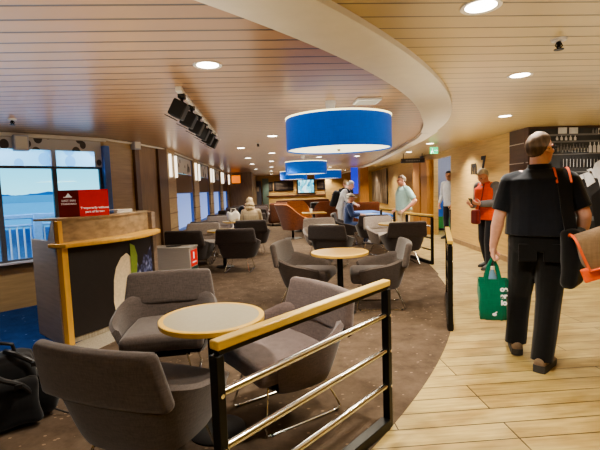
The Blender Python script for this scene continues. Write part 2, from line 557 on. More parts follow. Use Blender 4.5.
KIDS = {}
def kids(o):
    return [c for c in C.objects if c.parent == o]
def copy_tree(o, parent=None):
    c = o.copy()
    C.objects.link(c)
    c.parent = parent
    for ch in kids(o):
        copy_tree(ch, c)
    return c
def dup(root, loc, rz, label, group=None):
    c = copy_tree(root)
    c.location = loc
    c.rotation_euler = (0, 0, rz)
    c['label'] = label
    if group:
        c['group'] = group
    return c
def face(dx, dy):           # rotation that turns local +Y to (dx,dy)
    return math.atan2(-dx, dy)
def pix(x, y, Y):           # the point at depth Y seen at a pixel
    v = cd + cr * ((x - 300) / F) - cu * ((y - 225) / F)
    return V((0, 0, H)) + v * (Y / v.y)
def flr(x, y, z=0.):
    v = cd + cr * ((x - 300) / F) - cu * ((y - 225) / F)
    return V((0, 0, H)) + v * ((z - H) / v.z)

def text_mesh(name, s, size, mat, parent, Mx, depth=.002, bold=0.):
    cu_ = D.curves.new(name, 'FONT')
    cu_.body = s
    cu_.size = size
    cu_.extrude = depth
    cu_.offset = bold
    cu_.align_x = 'CENTER'
    cu_.align_y = 'CENTER'
    t = D.objects.new(name + '_curve', cu_)
    C.objects.link(t)
    dg = bpy.context.evaluated_depsgraph_get()
    me = D.meshes.new_from_object(t.evaluated_get(dg))
    D.objects.remove(t)
    D.curves.remove(cu_)
    me.name = name
    me.transform(Mx)
    me.materials.clear()
    me.materials.append(mat)
    o = D.objects.new(name, me)
    C.objects.link(o)
    if parent is not None:
        o.parent = parent
    return o
def basis(o, x, y):         # text frame: x along the line, y up, from a point
    x, y = V(x).normalized(), V(y).normalized()
    z = x.cross(y)
    m = Matrix((x, y, z)).transposed().to_4x4()
    m.translation = V(o)
    return m

#PART2
# ------------------------------------------------------------------ setting
CZ = 2.3
EDGE = [(2.64, 6.59), (2.86, 7.7), (3.08, 9.3), (3.42, 12), (3.7, 14.2), (4.1, 18), (4.7, 28)]
def edge(y):                         # the curved border between lounge carpet and walkway
    if y <= 6.59:
        q = 9.26 ** 2 - (y - 8.298) ** 2
        return -6.497 + math.sqrt(max(q, 0))
    for (a, b), (c, d) in zip(EDGE, EDGE[1:]):
        if y <= d:
            return a + (c - a) * (y - b) / (d - b)
    return EDGE[-1][0]
XL, XR, YB, YF = -7.0, 8.0, -2.6, 27.6
def l1(y):
    return -2.02 + .43 * (y - 4.2) if y < 5.9 else -1.29 - (y - 5.9) * .85
def xl(y):                           # inner line of the left walls, where floor and ceiling stop
    if y < 3.0: return -6.42
    if y <= 6.68: return -2.53 + (y - 6.68) * 1.0568
    if y < 7.42: return -2.53 + (y - 6.68) / .74 * .28
    if y < 8.36: return -2.25 + (y - 7.42) / .94 * .16
    return -2.09
ys = [-.93 + .04 * i for i in range(200)] 
ys = [y for y in ys if y < 6.55] + [6.59] + [y for a, y in EDGE[1:]]
ys = sorted(set(ys + [5.9, 6.68, 7.2, 7.42, 8.36, 8.0, 10, 13, 16, 20, 24, YF]))
fl = MB()
def quad(m, x0, x1, x2, x3, ya, yb, z, mi, flip=False):
    if x1 - x0 < 1e-4 and x3 - x2 < 1e-4:
        return
    m.cur = mi
    q = [(x0, ya, z), (x1, ya, z), (x3, yb, z), (x2, yb, z)]
    m.add(q if not flip else q[::-1], [(0, 1, 2, 3)])
quad(fl, XL, XR, XL, XR, YB, ys[0], 0, 0)
for a, b in zip(ys, ys[1:]):
    def cols(y):
        e = max(XL, edge(y))
        p = min(max(XL, l1(y)), e)
        q = min(max(XL, l1(y) + .38), e)
        if y > 5.9:
            q = p
        x = xl(y); p, q, e = max(p, x), max(q, x), max(e, x)
        return x, p, q, e, XR
    A, B = cols(a), cols(b)
    for k, mi in ((0, 2), (1, 3), (2, 1), (3, 0)):
        quad(fl, A[k], A[k + 1], B[k], B[k + 1], a, b, 0, mi)
floor = struct(fl.build('floor', [M['floor_wood'], M['carpet'], M['carpet_blue'], M['vinyl']]))
ce = MB()
quad(ce, XL, XR, XL, XR, YB, ys[0], CZ, 0, True)
for a, b in zip(ys, ys[1:]):
    ea, eb = max(XL, edge(a)) - .02, max(XL, edge(b)) - .02
    ea, eb = max(ea, xl(a)), max(eb, xl(b))
    quad(ce, xl(a), ea, xl(b), eb, a, b, CZ, 1, True)
    quad(ce, ea, XR, eb, XR, a, b, CZ, 0, True)
struct(ce.build('ceiling', [M['ceil_cream'], M['ceil_brown']]))
# the white curved soffit ring
rg = MB()
rr = []
for i, y in enumerate(ys[2:]):
    e = edge(y); y2 = y + .02
    t = V((edge(y2) - edge(y - .02), .04, 0)).normalized()
    nrm = V((-t.y, t.x, 0))          # inwards, towards the lounge
    wdt = .34 if y < 5 else max(.2, .34 - (y - 5) * .06)
    o = V((e, y, 0)); q = o + nrm * wdt
    rr.append([V((o.x, o.y, CZ + .02)), V((o.x, o.y, CZ - .035)), V((o.x - .02 * t.y, o.y + .02 * t.x, CZ - .05)),
               V((q.x, q.y, CZ - .05)), V((q.x, q.y, CZ + .02))])
rg.rings(rr)
struct(rg.build('trim_soffit', M['white'], sharp=50))

def wallseg(m, p0, p1, z0, z1, th=.1):
    p0, p1 = V((p0[0], p0[1], 0)), V((p1[0], p1[1], 0))
    d = (p1 - p0).normalized()
    n = V((-d.y, d.x, 0)) * th       # thickness goes to the left of the direction
    m.rings([[p0 + V((0, 0, z0)), p0 + n + V((0, 0, z0)), p1 + n + V((0, 0, z0)), p1 + V((0, 0, z0))],
             [p0 + V((0, 0, z1)), p0 + n + V((0, 0, z1)), p1 + n + V((0, 0, z1)), p1 + V((0, 0, z1))]])
    return m
# ---- window wall, front left
WB = V((-2.45, 6.68, 0)); WU = V((-.726, -.687, 0)).normalized(); WN = V((WU.y, -WU.x, 0))   # WN points outside
if WN.y < 0:
    WN = -WN
WLEN = 5.3
def ws(s, z=0., o=0.):
    p = WB + WU * s + WN * o
    return V((p.x, p.y, z))
SILL, WTOP, TRANS = .6, 2.16, 1.86
m = MB()
wallseg(m, ws(WLEN), ws(0), 0, SILL, .14)
wallseg(m, ws(WLEN), ws(0), WTOP, CZ + .05, .14)
wl = struct(m.build('wall_left', M['veneer_tan']))
m = MB(); s = .02
m.bar(ws(WLEN, SILL + .012, -.03), ws(0, SILL + .012, -.03), .12, .025)
struct(m.build('trim_window_sill', M['frame_white'], bevel=.004))
m = MB()
m.bar(ws(WLEN, CZ - .03, -.03), ws(-.02, CZ - .03, -.03), .05, .05)
struct(m.build('trim_cornice', M['white'], bevel=.004))
mull = [.05, .69, 1.36, 2.03, 2.7, 3.37, 4.04, 4.71, 5.28]
for i, (a, b) in enumerate(zip(mull, mull[1:])):
    fr = MB()
    fr.bar(ws(a, (SILL + TRANS) / 2, .05), ws(a + .0001, (SILL + TRANS) / 2, .05) , .06, .001) if False else None
    for s in (a,) if i else (a,):
        fr.box(ws(s, (SILL + TRANS) / 2, .05), (.055, .06, TRANS - SILL), Matrix.Rotation(math.atan2(WU.y, WU.x), 3, 'Z'))
    fr.bar(ws(a, TRANS, .05), ws(b, TRANS, .05), .07, .035)
    fr.bar(ws(a, SILL + .03, .05), ws(b, SILL + .03, .05), .06, .03)
    f = struct(fr.build('window_%d' % (i + 1), M['frame_grey'], bevel=.004))
    up = MB()
    up.box(ws(a, (TRANS + WTOP) / 2, .05), (.06, .07, WTOP - TRANS), Matrix.Rotation(math.atan2(WU.y, WU.x), 3, 'Z'))
    up.build('window_frame', M['frame_white'], f, bevel=.004)
    g = MB()
    g.add([ws(a, SILL, .06), ws(b, SILL, .06), ws(b, TRANS, .06), ws(a, TRANS, .06)], [(0, 1, 2, 3)])
    g.build('window_pane', M['glass'], f)
    g = MB()
    g.add([ws(a, TRANS, .06), ws(b, TRANS, .06), ws(b, WTOP, .06), ws(a, WTOP, .06)], [(0, 1, 2, 3)])
    g.build('window_film', M['film'], f)
    g = MB()
    n = 5
    g.add([ws(a, WTOP - .07, -.012), ws(b, WTOP - .07, -.012), ws(b, CZ - .06, -.012), ws(a, CZ - .06, -.012)], [(0, 1, 2, 3)])
    g.build('leaf_valance', M['leaf'], f)
m = MB()
m.box(ws(.0, (SILL + WTOP) / 2, .02), (.09, .22, WTOP - SILL + .04), Matrix.Rotation(math.atan2(WU.y, WU.x), 3, 'Z'))
struct(m.build('trim_window_reveal', M['frame_blue'], bevel=.01))
m = MB()
m.box(ws(.1, (TRANS + WTOP) / 2, -.013), (.1, .01, WTOP - TRANS - .02), Matrix.Rotation(math.atan2(WU.y, WU.x), 3, 'Z'))
struct(m.build('trim_leaf_panel', M['leaf']))
# ---- veneer wall between the windows and the far bays
m = MB()
K = [WB, V((-2.19, 7.42, 0)), V((-2.0, 8.36, 0))]
wallseg(m, K[0], K[1], 0, CZ + .05, .12)
struct(m.build('wall_left_veneer', M['veneer_tan']))
m = MB()
wallseg(m, K[1], K[2], 0, CZ + .05, .12)
struct(m.build('wall_left_panel', M['veneer_brown']))
for i, (p, q) in enumerate(((V((-2.225, 7.3, 0)), V((-2.19, 7.42, 0))), (V((-2.05, 8.1, 0)), V((-1.97, 8.42, 0))))):
    m = MB()
    wallseg(m, p + V((.04, -.01, 0)), q + V((.04, -.01, 0)), 0, CZ, .1)
    struct(m.build('trim_column', M['column'], bevel=.004))
m = MB()
m.tube([K[0] + V((.03, 0, CZ - .02)), K[1] + V((.03, 0, CZ - .02)), K[2] + V((.04, 0, CZ - .02)), V((-1.95, 20.4, CZ - .02))], .018, 8)
struct(m.build('trim_ceiling_bead', M['white']))
# ---- far left wall: window bays between pillars
XW = -2.0
PIL = [(8.42, 9.15), (11.3, 12.05), (14.2, 15.0), (17.3, 18.1), (20.2, 20.6)]
m = MB()
for (a, b), (c, d) in zip(PIL, PIL[1:]):
    wallseg(m, (XW, b), (XW, c), 0, .6, .12)
    wallseg(m, (XW, b), (XW, c), 2.25, CZ + .05, .12)
struct(m.build('wall_left_far', M['veneer_brown']))
for i, (a, b) in enumerate(PIL):
    m = MB()
    wallseg(m, (XW + .06, a), (XW + .06, b), 0, CZ, .2)
    pl = struct(m.build('trim_pillar', M['veneer_tan'], bevel=.005))
    g = MB()
    for z in (.45, .75, 1.05, 1.35):
        g.bar((XW + .062, a, z), (XW + .062, b, z), .006, .018)
        g.bar((XW + .06, a - .002, z), (XW - .1, a - .002, z), .006, .018)
    g.build('pillar_groove', M['column'], pl)
for i, ((a, b), (c, d)) in enumerate(zip(PIL, PIL[1:])):
    fr = MB()
    for y in (b + .03, c - .03):
        fr.box((XW - .03, y, 1.42), (.08, .06, 1.66))
    fr.bar((XW - .03, b, 1.45), (XW - .03, c, 1.45), .06, .04)
    fr.bar((XW - .03, b, .62), (XW - .03, c, .62), .08, .05)
    f = struct(fr.build('window_%d' % (i + 10), M['frame_blue'], bevel=.004))
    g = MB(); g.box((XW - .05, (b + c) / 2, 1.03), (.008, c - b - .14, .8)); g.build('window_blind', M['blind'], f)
    g = MB(); g.box((XW - .0, (b + c) / 2, 1.66), (.02, c - b - .1, .42)); g.build('blind_cassette', M['blind_brown'], f)
    g = MB(); g.box((XW - .0, (b + c) / 2, 2.06), (.015, c - b - .1, .36)); g.build('leaf_panel', M['leaf'], f)
    g = MB(); g.add([(XW - .1, b, .6), (XW - .1, c, .6), (XW - .1, c, 2.25), (XW - .1, b, 2.25)], [(0, 1, 2, 3)]); g.build('window_pane', M['glass'], f)
# ---- far end
m = MB()
wallseg(m, (-2.1, 20.6), (-.85, 20.6), 0, CZ, .15)
struct(m.build('wall_end_left', M['veneer_brown']))
m = MB()
wallseg(m, (-.85, 20.75), (-.85, YF), 0, CZ, .1)
struct(m.build('wall_end_side', M['veneer_brown']))
m = MB()
wallseg(m, (-1.2, YF), (7.2, YF), 0, CZ, .1)
struct(m.build('wall_far', M['bar_wood']))
# ---- right wall
def wr(y):
    return 4.19 + .09 * (y - 7)
def rseg(name, y0, y1, mat, z0=0, z1=CZ, off=0.):
    m = MB()
    wallseg(m, (wr(y1) + off, y1), (wr(y0) + off, y0), z0, z1, .12)
    return struct(m.build(name, mat))
DY0, DY1, YC = 10.5, 11.95, 6.7
rseg('wall_right', 7.35, DY0, M['veneer'])
rseg('wall_right_header', DY0, DY1, M['veneer'], 2.14, CZ)
rseg('wall_right_far', DY1, YF, M['veneer'])
pn = rseg('wall_right_panel', YC, 7.35, M['panel_dark'], 0, CZ, -.01)
g = MB()
for z in (.3, .66, 1.02, 1.38, 1.74, 2.06):
    g.bar((wr(YC) - .012, YC, z), (wr(7.35) - .012, 7.35, z), .008, .014)
g.build('panel_groove', M['groove'], pn)
m = MB(); wallseg(m, (XR, YC), (wr(YC) - .01, YC), 0, CZ, -.12); 
struct(m.build('wall_mural', M['panel_dark']))
m = MB(); wallseg(m, (XR, YB), (XR, YC), 0, CZ, -.1); struct(m.build('wall_right_near', M['veneer']))
m = MB(); wallseg(m, (XL, YB), (XR, YB), 0, CZ, -.1); struct(m.build('wall_back', M['veneer']))
m = MB(); wallseg(m, (ws(WLEN).x, YB), ws(WLEN), 0, CZ, .1); struct(m.build('wall_left_near', M['veneer']))
m = MB()
m.bar((wr(7.35) - .012, 7.35, .05), (wr(DY0) - .012, DY0, .05), .02, .1)
struct(m.build('baseboard_right', M['veneer_brown']))
m = MB()
m.bar((wr(YC) - .022, YC, .05), (wr(7.35) - .022, 7.35, .05), .02, .1)
struct(m.build('baseboard_right_panel', M['column']))
# doorway, its jambs and the space behind
m = MB()
m.box((wr(12.2) - .06, 12.25, 1.07), (.3, .5, 2.14)); 
struct(m.build('trim_jamb', M['jamb'], bevel=.006))
m = MB()
m.box((wr(13.0) - .06, 13.05, 1.07), (.34, .6, 2.14))
struct(m.build('trim_jamb', M['jamb'], bevel=.006))
m = MB()
m.box((wr(12.6), 12.63, 1.07), (.06, .3, 2.14))
struct(m.build('trim_jamb_gap', M['column']))
m = MB()
wallseg(m, (wr(DY1) + 2.6, 13.0), (wr(DY1), 13.0), 0, CZ, -.08)
wallseg(m, (wr(DY1) + 1.8, 9.0), (wr(DY1) + 1.8, 13.0), 0, CZ, -.08)
struct(m.build('wall_doorway', M['dk_doorway']))
m = MB(); m.box((5.66, 12.9, .5), (1.3, .04, .85))
p = m.build('children_mural_panel', plain('blue_play_panel', srgb(44, 104, 190), .5, 0, .25, 2), None)
tag(p, 'blue and green panel low inside the open doorway', 'panel')
m = MB(); m.box((5.66, 12.875, .26), (1.3, .012, .36)); m.build('green_band', plain('green_play_panel', srgb(60, 140, 70), .5, 0, .2, 2), p)

# ------------------------------------------------------------------ outside: deck, rail, water, land
m = MB()
m.add([ws(8, .0, .16), ws(-1.2, .0, .16), ws(-1.2, .0, 2.2), ws(8, .0, 2.2)], [(0, 1, 2, 3)])
struct(m.build('exterior_deck', M['deck_floor']))
sea = new_mat('pale_sea')
sea[1].set('Base Color', srgb(150, 190, 205)); sea[1].set('Roughness', .35)
_n = sea[1].n('ShaderNodeTexNoise', {'Vector': sea[1].n('ShaderNodeNewGeometry').outputs['Position'], 'Scale': .05, 'Detail': 6.})
sea[1].set('Normal', sea[1].n('ShaderNodeBump', {'Height': _n.outputs['Fac'], 'Strength': .3, 'Distance': 4.}).outputs[0])
m = MB(); m.add([(-5000, -3000, -13), (-20, -3000, -13), (-20, 6000, -13), (-5000, 6000, -13)], [(0, 1, 2, 3)])
struct(m.build('sea', sea[0]))
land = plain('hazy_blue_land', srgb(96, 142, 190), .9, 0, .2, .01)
random.seed(3)
for k, (d, a0, a1, hh) in enumerate(((1700, 16, 44, 52), (1500, 46, 80, 42))):
    m = MB(); rsn = []
    n = 160
    for i in range(n + 1):
        a = math.radians(90 + a0 + (a1 - a0) * i / n)
        e = min(1, i / 6, (n - i) / 6)
        h = hh * e * (.55 + .22 * noise.noise(V((i * .06, k * 5, 0))) + .07 * noise.noise(V((i * .5, k, 3))))
        x, y = d * math.cos(a), d * math.sin(a)
        rsn.append([V((x, y, -13)), V((x, y, -13 + max(2, h))), V((x * 1.05, y * 1.05, -13 + max(2, h))), V((x * 1.05, y * 1.05, -13))])
    m.rings(rsn)
    g = MB(); rsn = []
    for i in range(n + 1):
        a = math.radians(90 + a0 + (a1 - a0) * i / n)
        x, y = (d - 30) * math.cos(a), (d - 30) * math.sin(a)
        zt = 20 * min(1, i / 5, (n - i) / 5) - 10
        rsn.append([V((x, y, -13)), V((x, y, zt)), V((x * 1.01, y * 1.01, zt)), V((x * 1.01, y * 1.01, -13))])
    g.rings(rsn); haze_strip = g.build('pale_haze_strip', plain('pale_water_haze', srgb(190, 220, 226), .9, 0, .06, .01))  # added pale strip standing in for bright water and haze below the land
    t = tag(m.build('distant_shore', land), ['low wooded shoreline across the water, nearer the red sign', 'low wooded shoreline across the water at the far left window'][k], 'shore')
    t['kind'] = 'structure'
    haze_strip.parent = t
# outer deck rail with a gate panel
dr = thing('deck_railing', 'pale blue barred deck railing outside the left window', 'railing')
o = 1.25
m = MB(); m.bar(ws(6.2, 1.16, o), ws(-1.1, 1.16, o), .1, .07); m.build('top_rail', M['deck_blue'], dr, bevel=.01)
m = MB(); m.bar(ws(6.2, 1.02, o), ws(-1.1, 1.02, o), .04, .04); m.bar(ws(6.2, .14, o), ws(-1.1, .14, o), .05, .05); m.build('lower_rail', M['deck_blue'], dr, bevel=.01)
for s in (-.6, .62, 1.9, 3.2, 4.5, 5.8):
    m = MB(); m.box(ws(s, .6, o), (.12, .12, 1.2), Matrix.Rotation(math.atan2(WU.y, WU.x), 3, 'Z')); m.build('post', M['deck_blue'], dr, bevel=.01)
m = MB()
for i in range(75):
    m.cyl(ws(-1.0 + i * .095, .14, o), ws(-1.0 + i * .095, 1.02, o), .014, None, 8)
m.build('bars', M['deck_white'], dr)
m = MB(); m.cyl(ws(.28, .87, o - .05), ws(.28, .87, o - .03), .1, None, 28)
q = m.build('round_deck_sign', M['sign_blue']); tag(q, 'round violet blue sign on the deck railing outside', 'sign')
m = MB(); m.box(ws(.28, .87, o - .053), (.12, .004, .022), Matrix.Rotation(math.atan2(WU.y, WU.x), 3, 'Z')); m.build('white_bar', M['deck_white'], q)
m = MB(); m.bar(ws(6.2, .5, o + .16), ws(-1.1, .5, o + .16), .01, .92); m.build('bulwark_panel', M['deck_blue'], dr)

for s in (0, 1.6, 3.4, 5.0):  # unseen point lights added to brighten the deck rail
    l = D.lights.new('deck_fill_light', 'POINT'); l.energy = 55; l.color = (.72, .86, 1); l.shadow_soft_size = .15
    q = D.objects.new('deck_fill_light', l); C.objects.link(q); q.location = ws(s, 2.5, .5)
# world: overcast dusk sky
w = D.worlds.new('sky'); bpy.context.scene.world = w
w.use_nodes = True
nt = w.node_tree
bg = nt.nodes['Background']
tc = nt.nodes.new('ShaderNodeTexCoord')
sx = nt.nodes.new('ShaderNodeSeparateXYZ')
nt.links.new(tc.outputs['Generated'], sx.inputs[0])
rp = nt.nodes.new('ShaderNodeValToRGB')
nt.links.new(sx.outputs['Z'], rp.inputs[0])
e = rp.color_ramp.elements
e[0].position = .0; e[0].color = srgb(146, 222, 236)
e[1].position = .5; e[1].color = srgb(70, 150, 214)
q = e.new(.07); q.color = srgb(104, 200, 228)
nt.links.new(rp.outputs[0], bg.inputs[0])
bg.inputs[1].default_value = 1.35
#PART3
# ------------------------------------------------------------------ railings
def railing(name, label, p0, p1, z=.9, posts=(0., 1.), bottom=True, ext=.03):
    p0, p1 = V((p0[0], p0[1], 0)), V((p1[0], p1[1], 0))
    L = (p1 - p0).length
    t = thing(name, label, 'railing', p0, math.atan2((p1 - p0).y, (p1 - p0).x), None)
    m = MB(); m.box((L / 2, 0, z - .018), (L + 2 * ext, .052, .036)); m.build('handrail', M['handrail'], t, bevel=.006)
    m = MB(); m.box((L / 2, 0, z - .046), (L, .034, .02)); m.build('rail_bracket', M['black'], t, bevel=.002)
    for k in posts:
        m = MB(); m.box((L * k, 0, (z - .056) / 2), (.038, .046, z - .056))
        q = m.build('post', M['black'], t, bevel=.004)
        b = MB()
        for h in (.26, .475, .69):
            b.cyl((L * k - .024, -.027, h), (L * k - .024, .0, h), .009, None, 10) if False else b.cyl((L * k, -.029, h), (L * k, -.02, h), .009, None, 10)
        b.build('bolt', M['chrome'], q)
    for h in (.26, .475, .69):
        m = MB(); m.cyl((.02, 0, h), (L - .02, 0, h), .017, None, 14); m.build('crossbar', M['chrome'], t)
    if bottom:
        m = MB(); m.box((L / 2, 0, .03), (L - .04, .06, .06)); m.build('kick_rail', M['black'], t, bevel=.004)
    return t
railing('stair_railing', 'nearest railing with pale oak handrail, black posts and three chrome bars', (-.225, 1.575), (.655, 2.45), ext=.012)
railing('stair_railing', 'railing seen end-on at the walkway edge, left of the green tote bag', (1.72, 4.03), (2.22, 5.29))
railing('stair_railing', 'short railing right of the dark chair in front of the man in pale teal', (2.87, 7.5), (2.73, 8.5))
railing('stair_railing', 'farthest short railing, left of the man in pale teal by the wall picture', (2.87, 9.85), (2.72, 10.48))

# ------------------------------------------------------------------ tub chair
def make_chair(name, label, fab, loc, rz, group=None):
    t = thing(name, label, 'chair', loc, rz, group)
    # shell: U-shaped flared tub, open at the front
    n, mrow = 40, 8
    P0, P1 = math.radians(38), math.radians(-218)
    def pt(i, v, inner):
        ph = P0 + (P1 - P0) * i / n
        c, s_ = math.cos(ph), math.sin(ph)
        sx = (abs(c) ** .62) * (1 if c > 0 else -1)
        sy = (abs(s_) ** .7) * (1 if s_ > 0 else -1)
        back = max(0, -s_)
        top = .47 + .13 * min(1, max(0, (-s_ + .75) / 1.35)) ** 1.2
        sc = .74 + .26 * v ** .8
        z = .26 + (top - .26) * v
        th = .045 if inner else 0
        x = (.395 * sc - th) * sx
        y = (.335 * sc - th) * sy - .03 * (1 - v) * 0 + (-.02 * back * v)
        if inner:
            z = max(z, .3)
        return V((x, y, z))
    m = MB()
    R1 = []
    for i in range(n + 1):
        o = [pt(i, j / mrow, False) for j in range(mrow + 1)]
        q = [pt(i, j / mrow, True) for j in range(mrow, -1, -1)]
        top = (o[-1] + q[0]) / 2 + V((0, 0, .018))
        R1.append(o + [top] + q)
    m.rings(R1)
    bt = [pt(i, 0, False) for i in range(n + 1)]
    m.add(bt + [V((p.x, p.y, .29)) for p in bt], [tuple(range(n + 1))[::-1], tuple(range(n + 1, 2 * n + 2))])
    m.build('tub_shell', fab, t, sharp=50)
    # seat cushion
    m = MB()
    m.rbox((0, 0, 0), (.585, .56, .13), .05, 4, lambda p: V((p.x * (1 - .10 * max(0, -p.y / .28)), p.y, p.z + .012 * (1 - (p.x / .3) ** 2))))
    m.xf(lambda p: p + V((0, .045, .385)))
    m.build('seat', fab, t, weld=True, sharp=60)
    # headrest-like back pad
    m = MB()
    Rx = Matrix.Rotation(math.radians(13), 3, 'X')
    m.rbox((0, 0, 0), (.71, .075, .285), .036, 4, lambda p: V((p.x * (1 - .05 * (p.z / .14)), p.y + .34 * p.x * p.x, p.z - .1 * p.x * p.x)))
    m.xf(lambda p: Rx @ p + V((0, -.345, .66)))
    m.build('backrest', fab, t, weld=True, sharp=60)
    for s in (-1, 1):
        m = MB()
        x = .2 * s
        pts = [(x * .8, .2, .27), (x * 1.1, .255, .03), (x * 1.12, .25, .012), (x * 1.12, .22, .008)] + [(x * 1.12, .2 - .06 * k, .008) for k in range(8)] + [(x * 1.12, -.29, .012), (x * 1.1, -.3, .03), (x * .8, -.19, .27)]
        m.tube(pts, .0075, 8)
        q = m.build('leg', M['chrome'], t)
        for y in (.22, -.26):
            g = MB(); g.ell((x * 1.12, y, .008), (.011, .016, .008), None, 10, 6); g.build('glide', M['black_plastic'], q)
    m = MB(); m.box((0, 0, .262), (.36, .36, .03)); m.build('seat_base', M['dark_iron'], t, bevel=.005)
    return t

chA = make_chair('tub_chair', 'nearest grey-brown tub chair, seen from behind beside the black backpack', M['fab'], (-.67, 2.19, 0), face(.41, .91))
seen = {}
for k, f in (('dark', 'fab_dark'), ('light', 'fab_light'), ('mauve', 'fab_mauve')):
    seen[k] = f
def recolor(root, mat):
    for q in kids(root):
        if q.name.split('.')[0] in ('tub_shell', 'seat', 'backrest'):
            q.material_slots[0].link = 'OBJECT'
            q.material_slots[0].material = mat
def chair(x, y, dx, dy, label, mat='fab', group=None):
    c = dup(chA, (x, y, 0), face(dx, dy), label, group)
    if mat != 'fab':
        recolor(c, M[mat])
    return c
chair(-.84, 3.32, .1, -1, 'grey-brown tub chair in front of the reception desk, facing the nearest table')
chair(.03, 2.73, -.85, -.5, 'mauve-brown tub chair behind the nearest railing, facing the nearest table', 'fab_mauve')
chair(.42, 5.28, .93, -.34, 'grey-brown tub chair left of the yellow-lit round table')
chair(1.25, 5.06, -1, .16, 'grey-brown tub chair right of the yellow-lit round table')
chair(1.1, 7.78, .44, .9, 'dark chair seen from behind, just beyond the yellow-lit round table', 'fab_dark')
chair(1.05, 8.98, .05, -1, 'lamplit pale tub chair facing us over the back of a dark chair, beyond the oak-topped table', 'fab_light')
chair(2.41, 7.78, .0, 1, 'dark chair seen from behind, beside the short railing near the man in pale teal', 'fab_dark')
chair(2.38, 8.8, .3, -.95, 'lamplit pale tub chair between two dark chairs, facing us near the man in pale teal', 'fab_light')
chair(2.36, 9.95, .1, 1, 'dark chair seen from behind at the end of the blue-covered table', 'fab_dark')
# rows by the windows
G1 = 'tub chairs in the rows by the left windows'
chair(-.6, 7.82, .12, .98, 'dark chair with its back to us, nearest of the window rows on the aisle side', 'fab_dark', G1)
chair(-1.45, 7.8, .22, .95, 'dark chair with its back to us, right behind the steel bin', 'fab_dark', G1)
chair(-1.44, 8.86, .0, -1, 'pale chair facing us above the dark chair behind the steel bin', 'fab_light', G1)
chair(-.42, 9.78, .1, 1, 'dark chair with its back to us in which the fair-haired person sits', 'fab_dark', G1)
chair(-1.4, 9.95, .25, 1, 'dark chair with its back to us, beside the window, in the second row', 'fab_dark', G1)
chair(-1.36, 11.2, .0, -1, 'pale chair facing us by the window, beyond the second row table', 'fab_light', G1)
ordn = ['third', 'fourth', 'fifth', 'sixth']
for i, y in enumerate((13.0, 15.6, 18.2)):
    chair(-1.4, y - .5, .2, 1, 'dark chair by the window with its back to us in the %s row' % ordn[i], 'fab_dark', G1)
    chair(-.5, y - .45, .0, 1, 'dark chair on the aisle with its back to us in the %s row' % ordn[i], 'fab_dark', G1)
    if i: chair(-1.36, y + .7, .0, -1, 'mauve-brown chair by the window facing us in the %s row' % ordn[i], 'fab_mauve', G1)
    if i: chair(-.45, y + .7, .0, -1, 'mauve-brown chair on the aisle facing us in the %s row' % ordn[i], 'fab_mauve', G1)

# ------------------------------------------------------------------ round tables
def make_table(label, loc, top, r=.325, group=None, z=.71):
    t = thing('round_table', label, 'table', loc, 0, group)
    m = MB(); m.lathe([(0, z - .028), (r - .03, z - .028), (r - .03, z), (0, z)], n=56); m.build('table_top', top, t)
    m = MB(); m.lathe([(r - .03, z - .03), (r - .004, z - .03), (r, z - .026), (r, z - .003), (r - .004, z + .001), (r - .03, z + .001)], n=56, closed_prof=True); m.build('edge_band', M['edge_wood'], t)
    m = MB(); m.lathe([(0, .02), (.035, .02), (.035, z - .05), (.0, z - .05)], n=20); m.build('pedestal', M['dark_iron'], t)
    m = MB(); m.box((0, 0, z - .04), (.3, .06, .02)); m.box((0, 0, z - .04), (.06, .3, .02)); m.build('top_bracket', M['dark_iron'], t)
    m = MB(); m.lathe([(0, 0), (.17, 0), (.17, .008), (.16, .013), (.05, .022), (0, .022)], n=36); m.build('base', M['dark_iron'], t)
    return t
G2 = 'round pedestal tables'
tb = make_table('nearest round table with grey top and oak edge, beside the railing', (-.375, 2.54, 0), M['table_grey'], .31, G2)
make_table('oak-topped round table between two tub chairs in mid-lounge', (.77, 4.87, 0), M['table_yellow'], .33, G2)
def table(x, y, label):
    return dup(tb, (x, y, 0), 0, label, G2)
table(1.02, 8.37, 'round table mostly hidden between the dark chair and the pale chair in mid-lounge')
table(2.40, 8.26, 'round table left of the dark chair near the man in pale teal')
table(-.92, 8.26, 'round table in the nearest window row, left of the dark aisle chair')
table(-.88, 10.55, 'round table in the second window row with a white bag on it')
for i, y in enumerate((13.1, 15.7, 18.3)):
    table(-.9, y, 'round table in the %s window row' % ordn[i])
m = MB()
m.rbox((0, 0, .12), (.3, .16, .24), .06, 4, lambda p: V((p.x * (1 + .3 * p.z), p.y, p.z + .03 * math.sin(p.x * 30))))
q = thing('white_bag', 'crumpled white bag on the second row table by the fair-haired person', 'bag', (-.9, 10.36, .714), .3)
m.build('bag_body', M['white'], q, weld=True)
m = MB(); m.tube([(-.06, 0, .2), (-.05, 0, .31), (.05, 0, .31), (.06, 0, .2)], .01, 8); m.build('handle', M['white'], q)

